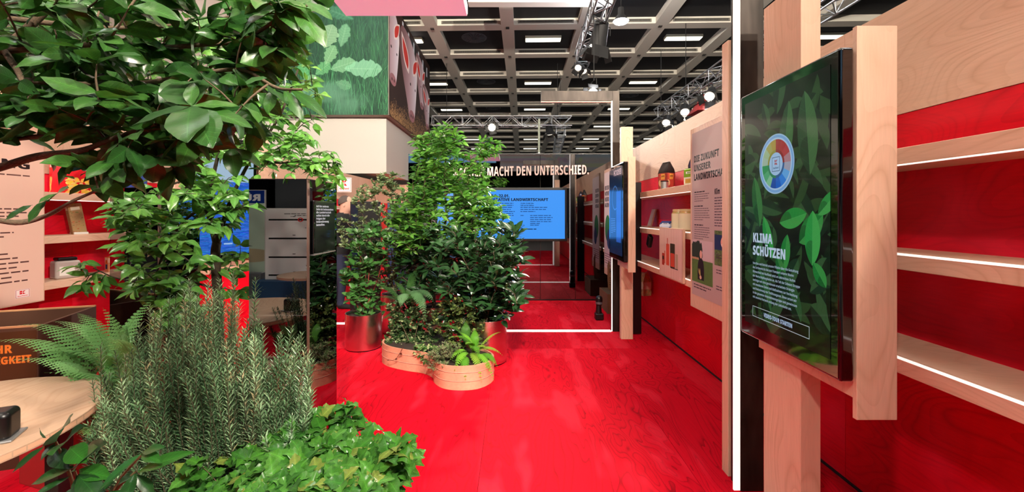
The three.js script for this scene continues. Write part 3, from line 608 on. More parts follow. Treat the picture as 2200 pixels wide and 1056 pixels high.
// a gusseted bag: rounded box narrowing to a folded top
function bagGeo(w, h, d, top = 0.25) {
  const g = new THREE.BoxGeometry(w, h, d, 4, 8, 3), p = g.attributes.position;
  for (let i = 0; i < p.count; i++) {
    const t = p.getY(i) / h + 0.5, k = 1 - Math.pow(cl((t - 0.62) / 0.38), 1.3) * (1 - top), bulge = 1 + 0.1 * Math.sin(t * Math.PI);
    p.setZ(i, p.getZ(i) * k * bulge + noise(t * 3, p.getX(i) * 20) * 0.004); p.setX(i, p.getX(i) * (1 - 0.25 * cl((t - 0.75) / 0.25)) + noise(t * 4 + 5, p.getZ(i) * 20) * 0.004);
  }
  g.translate(0, h / 2, 0); g.computeVertexNormals();
  return g;
}
// a pillow packet: flat seals at both ends, swollen between
function pillowGeo(w, h, d) {
  const g = new THREE.BoxGeometry(w, h, d, 8, 10, 2), p = g.attributes.position;
  for (let i = 0; i < p.count; i++) {
    const y = p.getY(i) / h * 2, x = p.getX(i) / w * 2, k = 0.06 + Math.sqrt(Math.max(0, 1 - y * y * 0.98)) * Math.sqrt(Math.max(0.05, 1 - x * x * 0.8));
    p.setZ(i, p.getZ(i) * k * (1 + 0.12 * noise(x * 1.7, y * 1.7))); p.setX(i, p.getX(i) * (1 - 0.06 * (1 - y * y)) + 0.003 * noise(y * 3, x));
  }
  g.translate(0, h / 2, 0); g.computeVertexNormals();
  return g;
}
const stand = (name, label, cat, x, y, d, turn, group) => thing(name, label, cat, [x, y, -d], turn, group);
{
  const T1 = 1.797, T2 = 1.357, T3 = 0.935, q = -Math.PI / 2 + 0.3;
  const coffee = packTex('#8c3329', (x, w, h) => { x.fillStyle = '#1b1518'; x.fillRect(0, 0, w, 150); x.fillStyle = '#b4483a'; x.fillRect(40, 150, 180, 200); x.fillStyle = '#d9a04a'; x.fillRect(90, 160, 110, 80); x.fillStyle = '#efe2cf'; fit(x, 'KAFFEE', 98, 205, 90, 30, 'bold', '#5a1d16'); x.fillStyle = '#cfae7f'; x.beginPath(); x.arc(60, 290, 44, 0, 7); x.fill(); });
  let t = stand('coffee_bag', 'dark red gusseted coffee bag on the top shelf', 'bag', 1.74, T1, 4.72, q);
  add(t, 'bag', bagGeo(0.15, 0.3, 0.1), printed(coffee, 0.35)); add(t, 'top_fold', new RoundedBoxGeometry(0.11, 0.02, 0.03, 2, 0.006).translate(0, 0.3, 0), black);
  t = stand('tin', 'small grey tin in front of the coffee bag', 'tin', 1.66, T1, 4.56, q); add(t, 'can', cyl(0.04, 0.04, 0.075, 0, 0, 0), alu); add(t, 'lid', cyl(0.042, 0.042, 0.012, 0, 0.075, 0), black);
  const dark = packTex('#1d1526', (x, w, h) => { x.fillStyle = '#3b2a55'; x.fillRect(30, 60, 190, 110); x.fillStyle = '#d8d3e0'; x.fillRect(60, 90, 120, 30); });
  t = stand('coffee_bag', 'nearly black gusseted bag behind a green packet', 'bag', 1.78, T1, 4.0, q); add(t, 'bag', bagGeo(0.15, 0.31, 0.1), printed(dark, 0.35));
  const green = packTex('#7fae2f', (x, w, h) => { x.fillStyle = '#e9e4c9'; x.fillRect(0, 200, w, 184); x.fillStyle = '#f4f7ea'; x.fillRect(50, 60, 150, 60); fit(x, 'BIO', 80, 110, 90, 52, 'bold', '#3c7a1d'); x.fillStyle = '#c99f4a'; x.fillRect(40, 240, 180, 110); });
  t = stand('packet', 'bright green and beige packet on the top shelf by the poster board', 'packet', 1.69, T1, 3.92, q); add(t, 'box', new RoundedBoxGeometry(0.17, 0.15, 0.07, 2, 0.012).translate(0, 0.075, 0), printed(green)); add(t, 'flap', new THREE.BoxGeometry(0.165, 0.01, 0.03).translate(0, 0.152, 0), mat(0x6f9d2a));
  const jarT = packTex('#b69a68', (x, w, h) => { for (let k = 0; k < 160; k++) { x.fillStyle = `rgba(${rr(130, 230) | 0},${rr(100, 180) | 0},${rr(60, 110) | 0},0.5)`; x.beginPath(); x.arc(rr(0, w), rr(0, h), rr(6, 20), 0, 7); x.fill(); } x.fillStyle = '#d7c6a6'; x.fillRect(20, 150, 216, 120); });
  let n = 0;
  for (const [x, d] of [[1.72, 4.3], [1.72, 4.12]]) {
    t = stand('pasta_jar', ['tall jar of pasta on the middle shelf, beside blue packets', 'tall jar of pasta on the middle shelf, against the mauve poster board'][n++], 'jar', x, T2, d, n);
    add(t, 'glass', new THREE.LatheGeometry([[0.001, 0], [0.07, 0], [0.078, 0.02], [0.078, 0.17], [0.066, 0.19], [0.066, 0.2]].map((a) => new THREE.Vector2(...a)), 28), printed(jarT, 0.25)); add(t, 'lid', cyl(0.068, 0.066, 0.02, 0, 0.195, 0), mat(0xc2a878, 0.4));
  }
  const blue = packTex('#33477f', (x, w, h) => { x.fillStyle = '#dfe3ee'; x.fillRect(30, 80, 190, 90); x.fillStyle = '#1d2748'; x.fillRect(60, 100, 130, 50); x.fillStyle = '#a8b4d2'; x.fillRect(20, 250, 210, 70); });
  n = 0;
  for (const [x, d, s] of [[1.68, 4.52, 1], [1.7, 4.66, 0.8]]) { t = stand('small_packet', ['small blue and white packet next to the pasta jars', 'smaller dark blue packet behind its blue and white neighbour'][n++], 'packet', x, T2, d, q + n * 0.2); add(t, 'box', new RoundedBoxGeometry(0.12 * s, 0.09 * s, 0.07 * s, 2, 0.008).translate(0, 0.045 * s, 0), printed(blue)); add(t, 'label_band', new THREE.BoxGeometry(0.121 * s, 0.03 * s, 0.071 * s).translate(0, 0.045 * s, 0), mat(0xcfd5e4)); }
  t = stand('leaning_board', 'small pale board leaning by itself on the middle shelf', 'board', 1.82, T2, 5.55, 0); add(t, 'board', new RoundedBoxGeometry(0.02, 0.24, 0.14, 2, 0.004).translate(0, 0.12, 0).rotateZ(-0.28), ply); add(t, 'foot', new THREE.BoxGeometry(0.05, 0.012, 0.12).translate(-0.01, 0.006, 0), ply);
  t = stand('handheld_device', 'black device hanging under the middle shelf beside the black panel', 'device', 1.66, 1.12, 5.05, 0); add(t, 'body', new RoundedBoxGeometry(0.05, 0.15, 0.09, 2, 0.015).rotateX(0.5).translate(0, 0.08, 0), black); add(t, 'bracket', bar(V3(0, 0.13, 0), V3(0.02, 0.17, 0), 0.008), alu);
  // on the floor by the far end of the wall
  const kraft = packTex('#7a5a3c', (x, w, h) => { fit(x, 'MEAT', 50, 150, 150, 60, 'bold', '#2a1a10'); fit(x, 'FREE', 50, 215, 150, 60, 'bold', '#2a1a10'); rows(x, 40, 260, 170, 4, 22, 8, '#4a331f'); });
  t = stand('kraft_sack', 'brown paper sack standing in a cardboard box beside the mirror wall', 'bag', 1.72, 0.3, 6.7, q); add(t, 'bag', bagGeo(0.34, 0.62, 0.22, 0.4), printed(kraft, 0.9)); add(t, 'top_fold', new RoundedBoxGeometry(0.25, 0.03, 0.08, 2, 0.01).translate(0, 0.62, 0), mat(0x6d4f34, 0.9));
  t = stand('cardboard_box', 'low brown cardboard box under the paper sack beside the mirror wall', 'box', 1.68, 0, 6.7, 0); add(t, 'carton', [bx(-0.22, 0.22, 0, 0.3, -0.3, -0.29), bx(-0.22, 0.22, 0, 0.3, 0.29, 0.3), bx(-0.22, -0.21, 0, 0.3, -0.29, 0.29), bx(0.21, 0.22, 0, 0.3, -0.29, 0.29), bx(-0.21, 0.21, 0, 0.01, -0.29, 0.29)], mat(0x6b4a31, 0.9)); add(t, 'fill_board', bx(-0.2, 0.2, 0.28, 0.295, -0.28, 0.28), mat(0x55402c, 0.9));
  t = stand('bread_bag', 'small brown bag of bread hooked low on the shelf wall', 'bag', 1.8, 0.42, 5.75, q); add(t, 'bag', bagGeo(0.2, 0.3, 0.12, 0.35), printed(jarT, 0.8)); add(t, 'hook', bar(V3(0, 0.28, -0.02), V3(-0.02, 0.33, -0.1), 0.006), alu);
  // the black gadget on the floor in front of the mirror wall
  t = thing('floor_spotlight', 'small black floor lamp standing on the red floor before the mirror', 'lamp', P(1287, 687, 6.05).setY(0).toArray());
  add(t, 'base', new RoundedBoxGeometry(0.12, 0.1, 0.12, 2, 0.02).translate(0, 0.05, 0), black); add(t, 'stem', new THREE.CylinderGeometry(0.035, 0.045, 0.14, 16).translate(-0.005, 0.16, 0), black); add(t, 'head', new THREE.CapsuleGeometry(0.05, 0.06, 6, 16).translate(0, 0.27, 0), black); add(t, 'lens_band', new THREE.CylinderGeometry(0.0515, 0.0515, 0.03, 20).translate(0, 0.245, 0), mat(0x6f7378, 0.3, 0.6));
}
// ---------------------------------------------------------------- the black mirror wall with lettering and the event screen
{
  const w = structure('wall_mirror'), D = 7.4, edges = [-1.83, -0.62, 0.5, 1.12, 1.9];
  for (let k = 0; k < 4; k++) add(w, 'mirror_panel', bx(edges[k] + 0.002, edges[k + 1] - 0.002, 0.02, 2.58, D, D + 0.02, 0.002), mirror);
  add(w, 'core', bx(-1.84, 2.06, 0, 2.6, D + 0.021, D + 0.16), black);
  add(w, 'base_strip', bx(-1.83, 1.9, 0, 0.02, D - 0.005, D + 0.02), black);
  const t = thing('roof_pole', 'thin grey pole rising from the top of the mirror wall', 'pole', P(1158, 330, 7.48).setY(2.6).toArray()); add(t, 'tube', cyl(0.02, 0.02, 0.62, 0, 0, 0, 12), mat(0x6a7266, 0.6)); add(t, 'foot', cyl(0.05, 0.05, 0.015, 0, 0, 0, 16), alu);
  const s = thing('event_screen', 'wide blue presentation screen on the black mirror wall', 'screen', [0.1, 1.0, -7.35]);
  const sx0 = -0.63, sx1 = 0.925, sy0 = 1.092, sy1 = 1.943;
  const cs = addW(s, 'casing', bx(sx0 - 0.035, sx1 + 0.035, sy0 - 0.045, sy1 + 0.045, 7.33, 7.398, 0.008), black);
  addW(cs, 'display', sheet(sx1 - sx0, sy1 - sy0, (sx0 + sx1) / 2, (sy0 + sy1) / 2, -7.329, 0), phys({ color: 0x020203, roughness: 0.5, specularIntensity: 0.1, emissive: 0xffffff, emissiveMap: eventTex, emissiveIntensity: 1.0 }));
  const l = new THREE.RectAreaLight(0x5aa4ff, 0.8, 1.5, 0.8); l.position.set(0.05, 0.52, 0.03); l.rotation.y = Math.PI; s.add(l);
}
{
  const s = thing('event_screen', 'plain blue screen on the mirror wall hidden behind the potted tree', 'screen', [-1.2, 1.05, -7.36]);
  addW(s, 'casing', bx(-1.34, -1.0, 1.05, 1.99, 7.35, 7.398, 0.008), black);
  addW(s, 'display', sheet(0.28, 0.85, -1.17, 1.52, -7.349, 0), new THREE.MeshStandardMaterial({ color: 0x020203, roughness: 0.5, emissive: 0x3f92ee, emissiveIntensity: 1 }));
  // raised lettering along the top of the mirror wall
  const font = await new FontLoader().loadAsync('fonts/droid/droid_sans_bold.typeface.json');
  const t = thing('wall_lettering', 'pale pink raised capital letters along the top of the mirror wall', 'lettering', [0, 2.2, -7.37]);
  const words = 'MACHEN MACHT DEN UNTERSCHIED.', cap = 0.118, size = cap / 0.72;
  const ink = mat(0xe2c4bc, 0.6), sc = size / font.data.resolution, adv = [...words].map((c) => (font.data.glyphs[c] || font.data.glyphs['?']).ha * sc);
  const tail = adv.slice(7).reduce((a, b) => a + b, 0), k = 1.8 / tail;
  let x = 1.355 - adv.reduce((a, b) => a + b, 0) * k;
  [...words].forEach((c, i) => {
    if (c !== ' ') { const g = new TextGeometry(c, { font, size, depth: 0.02, curveSegments: 3 }); g.scale(k, 1, 1); const o = add(t, 'letter', g, ink); o.position.set(x, 0.0 + x * 0.018, 0); }
    x += adv[i] * k;
  });
}
// ---------------------------------------------------------------- left-hand shelf wall
const LX = -4.2, LS = -3.93;
{
  const w = structure('wall_shelf_left');
  let k = 0;
  for (let d = 1.5; d < 14.5; d += 2.5) {
    const e = Math.min(d + 2.5, 14.6); k++;
    add(w, 'red_panel', bx(LX - 0.03, LX, 0.012, 1.885, d + 0.001, e - 0.001, 0, true, k * 0.53, k * 0.2), red);
    add(w, 'fascia_board', bx(LX - 0.03, LX + 0.004, 1.887, WALL, d + 0.001, e - 0.001, 0, true, 0.4 + k * 0.31, k * 0.27), ply);
  }
  add(w, 'core', bx(LX - 0.16, LX - 0.031, 0, WALL - 0.002, 1.5, 14.6), blackMatte);
  add(w, 'end_panel', bx(LX - 0.16, -1.9, 0, WALL, 14.6, 14.7, 0, true), ply);
  const shelf = (label, top, lit) => {
    const t = thing('wall_shelf', label, 'shelf', [LS, top, -3]);
    addW(t, 'board', bx(LX, LS - 0.02, top - 0.03, top, 1.6, 11.5, 0, true, top, 0.3), ply);
    addW(t, 'front_lip', bx(LS - 0.02, LS, top - 0.065, top, 1.6, 11.5, 0.003, true, top * 2, 0.6), ply);
    if (lit) ledOrEdgeGlow(t, LS - 0.012, LS - 0.001, top - 0.071, top - 0.065, 1.6, 11.5);
    return t;
  };
  shelf('top plywood shelf with crisp packets on the wall behind the sapling', 1.71, true);
  shelf('middle plywood shelf with small orange cartons behind the sapling', 1.335, false);
  shelf('lowest plywood shelf with a storage jar behind the sapling', 0.945, false);
  // poster
  const tex = canvasTex(900, 1300, (x, w, h) => {
    x.fillStyle = '#e8c0ae'; x.fillRect(0, 0, w, h);
    const ink = '#2a1a1c';
    fit(x, 'VERANTWORTUNG', 60, 250, 780, 84, 'bold', ink); x.fillRect(640, 130, 110, 10);
    rows(x, 60, 300, 800, 2, 30, 10, '#6b4640'); fit(x, 'UNSER BEITRAG', 60, 520, 560, 44, 'bold', ink); rows(x, 60, 560, 780, 4, 28, 10, '#5c3a36');
    rows(x, 60, 740, 760, 3, 30, 10, '#5c3a36'); x.fillRect(60, 860, 500, 22); rows(x, 60, 900, 780, 8, 36, 11, '#5c3a36');
    kSign(x, 770, 1190, 66, '#b66');
  });
  const p = thing('poster_board', 'salmon pink text poster on the wall behind the oval table', 'poster', [-3.9, 0.8, -3.0]);
  addW(p, 'board', bx(-3.925, -3.905, 0.8, 2.15, 2.1, 3.5, 0.002), ply);
  addW(p, 'print', sheet(1.38, 1.33, -3.903, 1.475, -2.8, Math.PI / 2), printed(tex));
  // square brand sign on the fascia further back
  const sg = thing('square_sign', 'small square pink sign with a red K emblem beside the mirrored column', 'sign', P(740, 397, 9.9).toArray(), 0);
  add(sg, 'plate', new RoundedBoxGeometry(0.34, 0.34, 0.02, 2, 0.004), mat(0xf0d6d2, 0.6));
  add(sg, 'face', new THREE.PlaneGeometry(0.33, 0.33).translate(0, 0, 0.011), printed(canvasTex(256, 256, (x) => kSign(x, 0, 0, 256, '#d66'))));
  add(sg, 'arm', bar(V3(-0.15, 0, -0.01), V3(LX - sg.position.x, 0, -0.01), 0.01), alu);
  const q = Math.PI / 2 - 0.4;
  const crisps = packTex('#c3121f', (x, w, h) => { x.fillStyle = '#e8c85a'; for (let k = 0; k < 90; k++) { x.beginPath(); x.ellipse(rr(80, 250), rr(220, 380), rr(10, 24), rr(7, 14), rnd() * 3, 0, 7); x.fillStyle = `rgb(${rr(200, 245) | 0},${rr(160, 200) | 0},${rr(60, 120) | 0})`; x.fill(); } x.fillStyle = '#f3e2da'; fit(x, 'CHIPS', 60, 110, 140, 60, 'bold', '#fbe9e2'); });
  let t = stand('crisp_bag', 'large red crisp packet on the shelf next to the salmon poster', 'bag', -4.04, 1.71, 3.85, q); add(t, 'bag', pillowGeo(0.3, 0.32, 0.11), printed(crisps, 0.35)); add(t, 'seal', new THREE.BoxGeometry(0.27, 0.02, 0.006).translate(0, 0.312, 0), mat(0xb51520, 0.4));
  const bl = packTex('#2c3f86', (x, w, h) => { x.fillStyle = '#e7e6ea'; x.beginPath(); x.moveTo(0, 0); x.lineTo(150, 0); x.lineTo(80, 190); x.lineTo(0, 60); x.fill(); x.fillStyle = '#b32436'; x.fillRect(60, 40, 50, 40); x.fillStyle = '#d7c17a'; x.fillRect(60, 270, 150, 80); });
  t = stand('crisp_bag', 'blue and white packet on the same shelf as the red crisps', 'bag', -4.04, 1.71, 4.5, q); add(t, 'bag', pillowGeo(0.2, 0.27, 0.08), printed(bl, 0.35)); add(t, 'seal', new THREE.BoxGeometry(0.18, 0.02, 0.006).translate(0, 0.264, 0), mat(0x2a3c80, 0.4));
  const wr = packTex('#a98b62', (x) => { for (let k = 0; k < 60; k++) { x.fillStyle = `rgba(${rr(80, 200) | 0},${rr(70, 150) | 0},60,0.5)`; x.fillRect(rr(0, 220), rr(0, 360), rr(8, 40), rr(4, 16)); } x.fillStyle = '#d9d0ba'; x.fillRect(40, 40, 170, 40); });
  t = stand('tall_packet', 'tall brown patterned packet leaning on the shelf below the crisps', 'packet', -4.05, 1.335, 3.92, q); add(t, 'box', new RoundedBoxGeometry(0.1, 0.29, 0.06, 2, 0.008).translate(0, 0.145, 0).rotateZ(0.16), printed(wr)); add(t, 'stand_foot', new THREE.BoxGeometry(0.1, 0.02, 0.08).translate(0, 0.01, 0), white);
  const orange = packTex('#e3a878', (x, w, h) => { x.fillStyle = '#f2d9bb'; x.fillRect(0, 0, w, 130); x.fillStyle = '#2f4a7a'; x.fillRect(50, 180, 130, 130); x.fillStyle = '#d9772e'; x.beginPath(); x.arc(110, 110, 60, 0, 7); x.fill(); });
  let n = 0;
  for (const [d, h, wd] of [[4.42, 0.1, 0.065], [4.62, 0.085, 0.085], [4.72, 0.16, 0.055]]) {
    t = stand('small_carton', ['small orange and blue carton on a low wooden plinth', 'squat orange carton between two taller ones on the plinth', 'tall narrow orange carton at the end of the plinth'][n++], 'carton', -4.04, 1.36, d, q); add(t, 'box', new RoundedBoxGeometry(wd, h, 0.05, 2, 0.004).translate(0, h / 2, 0), printed(orange)); add(t, 'lid', new THREE.BoxGeometry(wd, 0.006, 0.05).translate(0, h + 0.003, 0), mat(0xe9b98c));
  }
  t = stand('plinth', 'low wooden plinth under the orange cartons', 'plinth', -4.04, 1.335, 4.57, 0); add(t, 'block', bx(-0.06, 0.06, 0, 0.025, -0.23, 0.23, 0.003), ply);
  t = stand('storage_jar', 'clear square storage jar with a dark lid on the lowest shelf', 'jar', -4.03, 0.945, 3.78, q); add(t, 'body', new RoundedBoxGeometry(0.17, 0.16, 0.12, 3, 0.02).translate(0, 0.08, 0), phys({ color: 0xb9aca6, roughness: 0.15, clearcoat: 0.6 })); add(t, 'lid', new RoundedBoxGeometry(0.13, 0.03, 0.1, 2, 0.01).translate(0, 0.175, 0), black); add(t, 'paper_label', new THREE.BoxGeometry(0.1, 0.08, 0.122).translate(-0.01, 0.07, 0), white);
  t = stand('orange_carton', 'orange carton beside the storage jar on the lowest shelf', 'carton', -4.03, 0.945, 4.25, q); add(t, 'box', new RoundedBoxGeometry(0.13, 0.14, 0.07, 2, 0.005).translate(0, 0.07, 0), printed(orange)); add(t, 'lid', new THREE.BoxGeometry(0.13, 0.006, 0.07).translate(0, 0.143, 0), mat(0xd9823c));
  const gr = packTex('#5b5d78', (x) => { x.fillStyle = '#b9b9c9'; x.fillRect(50, 40, 150, 30); x.fillStyle = '#8d3a4a'; x.beginPath(); x.ellipse(120, 230, 80, 50, 0.3, 0, 7); x.fill(); });
  t = stand('grey_packet', 'upright grey packet on a small tray on the lowest shelf', 'packet', -4.04, 0.97, 4.66, q); add(t, 'box', new RoundedBoxGeometry(0.1, 0.17, 0.05, 2, 0.006).translate(0, 0.085, 0), printed(gr)); add(t, 'tray', bx(-0.12, 0.12, -0.025, 0, -0.04, 0.04, 0.003), ply);
  t = stand('red_can', 'red can with white lettering on the shelf beyond the mirrored column', 'can', -4.05, 1.71, 9.4, 1.1); add(t, 'can', cyl(0.1, 0.1, 0.2, 0, 0, 0, 28), printed(canvasTex(256, 128, (x, w, h) => { x.fillStyle = '#c81b26'; x.fillRect(0, 0, w, h); fit(x, 'N I E N I E', 0, 90, 256, 70, 'bold', '#f2e6e2'); }))); add(t, 'rim', cyl(0.102, 0.102, 0.012, 0, 0.195, 0, 28), mat(0xe5d6d2, 0.4));
}
// ---------------------------------------------------------------- mirrored columns, left kiosk screens
function column(label, x0, x1, d0, d1, h, edge = true) {
  const t = thing('mirrored_column', label, 'column', [(x0 + x1) / 2, 0, -(d0 + d1) / 2]);
  addW(t, 'core', bx(x0 + 0.006, x1 - 0.006, 0, h - 0.004, d0 + 0.006, d1 - 0.006), black);
  addW(t, 'front_glass', bx(x0, x1 - 0.004, 0.01, h, d0, d0 + 0.006), smoked);
  addW(t, 'side_glass', bx(x1 - 0.006, x1, 0.01, h, d0 + 0.025, d1), smoked);
  addW(t, 'side_glass', bx(x0, x0 + 0.006, 0.01, h, d0 + 0.006, d1), smoked);
  addW(t, 'rear_glass', bx(x0 + 0.006, x1 - 0.006, 0.01, h, d1 - 0.006, d1), smoked);
  addW(t, 'corner_trim', bx(x1 - 0.004, x1 + 0.001, 0.01, h, d0, d0 + 0.024), mat(0x8a6f66, 0.3, 0.8));
  addW(t, 'cap', bx(x0, x1, h, h + 0.004, d0, d1), mat(0x20191a, 0.25, 0.4));
  return t;
}
column('black mirrored column beside the rosemary with a small text screen', -1.507, -1.172, 2.4, 2.8, 1.72);
column('wide black mirrored column half hidden by the sapling leaves', -2.9, -2.55, 3.02, 3.42, 1.71);
{
  const tex = canvasTex(400, 900, (x, w, h) => {
    x.fillStyle = '#0a0607'; x.fillRect(0, 0, w, h);
    ['Auf der anderen', 'Seite ist insbesondere', 'die Landwirtschaft', 'selbst durch die', 'Folgen der', 'Erderwärmung', 'betroffen.'].forEach((l, k) => fit(x, l, 24, 90 + k * 56, [250, 350, 300, 270, 180, 250, 170][k], 46, 'bold', '#d9d2da'));
  });
  const t = thing('text_tablet', 'narrow upright text tablet on the side of the mirrored column', 'screen', [-1.172, 1.3, -2.6]);
  const cs = addW(t, 'case', bx(-1.172, -1.16, 1.285, 1.6, 2.45, 2.75, 0.004), glassBlack);
  addW(cs, 'display', sheet(0.27, 0.3, -1.1592, 1.443, -2.6, Math.PI / 2), screenMat(tex, 0.8));
  addW(t, 'bottom_trim', bx(-1.172, -1.158, 1.278, 1.286, 2.45, 2.75), mat(0xd8d4d6, 0.25, 0.9));
  // portrait screen with water on the left, turned to the aisle
  const at = P(478, 460, 4.75);
  const u = thing('screen_post', 'plywood post and carrier of the blue water screen', 'stand', [at.x, 0, at.z], 1.02);
  add(u, 'side_post', bx(-0.46, -0.39, 0, 2.5, -0.03, 0.06, 0.002), ply); add(u, 'side_post', bx(0.39, 0.5, 0, 2.5, -0.03, 0.06, 0.002), ply);
  add(u, 'carrier', bx(-0.39, 0.39, 0.85, 2.3, 0.031, 0.05, 0.002), ply); add(u, 'red_front', bx(-0.39, 0.39, 0, 0.85, 0.0, 0.02), red); add(u, 'black_panel', bx(-0.39, 0.39, 0.85, 2.4, 0.051, 0.07), black);
  const s = thing('touch_screen', 'portrait screen showing blue water beside the sapling trunk', 'screen', [at.x, 0, at.z], 1.02);
  add(s, 'casing', bx(-0.36, 0.36, 1.0, 2.24, -0.03, 0.03, 0.01), glassBlack);
  add(s, 'display', new THREE.PlaneGeometry(0.64, 1.13).translate(0, 1.63, 0.0315), screenMat(waterTex, 0.9));
}
// ---------------------------------------------------------------- far background on the left and beyond the walls
{
  const t = thing('far_stand', 'dark green neighbouring stand with lettering under the white box', 'stand', [-6, 0, -19]);
  add(t, 'block', bx(-6, 2.0, 0, 3.3, -1, 2), mat(0x0d2022, 0.6));
  add(t, 'lettering', new THREE.PlaneGeometry(2.6, 0.34).translate(0.5, 3.05, 1.005), printed(canvasTex(512, 64, (x, w, h) => { x.fillStyle = '#0d2022'; x.fillRect(0, 0, w, h); fit(x, 'LAND DER IDEEN', 10, 52, 490, 54, 'bold', '#3f8f4f'); })));
  const k = thing('dark_kiosk', 'dark narrow kiosk panel behind the steel pot and flowering bush', 'kiosk', [-2.1, 0, -6.25]);
  add(k, 'panel', bx(-0.3, 0.13, 0.02, 1.71, -0.04, 0.04, 0.006), black); add(k, 'screen', new THREE.PlaneGeometry(0.1, 1.1).translate(-0.235, 1.15, 0.042), screenMat(canvasTex(32, 256, (x, w, h) => { x.fillStyle = '#16233c'; x.fillRect(0, 0, w, h); }), 0.6)); add(k, 'foot', bx(-0.32, 0.15, 0, 0.02, -0.15, 0.15, 0.004), black);
  const b = thing('blue_crate', 'stack of blue crates glimpsed behind the flowering bush', 'crate', [-2.3, 0, -8.6]);
  add(b, 'crate', [bx(-0.2, 0.2, 0, 0.7, -0.2, 0.2, 0.01), bx(-0.2, 0.2, 0.72, 1.75, -0.2, 0.2, 0.01)], mat(0x12305e, 0.5));
  const r = thing('tent_roof', 'small red pointed roof peeping over the plywood fascia', 'roof', P(1514, 235, 13).toArray());
  add(r, 'canopy', new THREE.ConeGeometry(0.55, 0.62, 4).rotateY(Math.PI / 4).translate(0, 0.2, 0), mat(0xa02a28, 0.8)); add(r, 'seam', new THREE.CylinderGeometry(0.35, 0.36, 0.015, 4).rotateY(Math.PI / 4).translate(0, 0.18, 0), mat(0x3c1010, 0.8)); add(r, 'mast', bar(V3(0, -r.position.y, 0), V3(0, 0.5, 0), 0.03), alu);
}
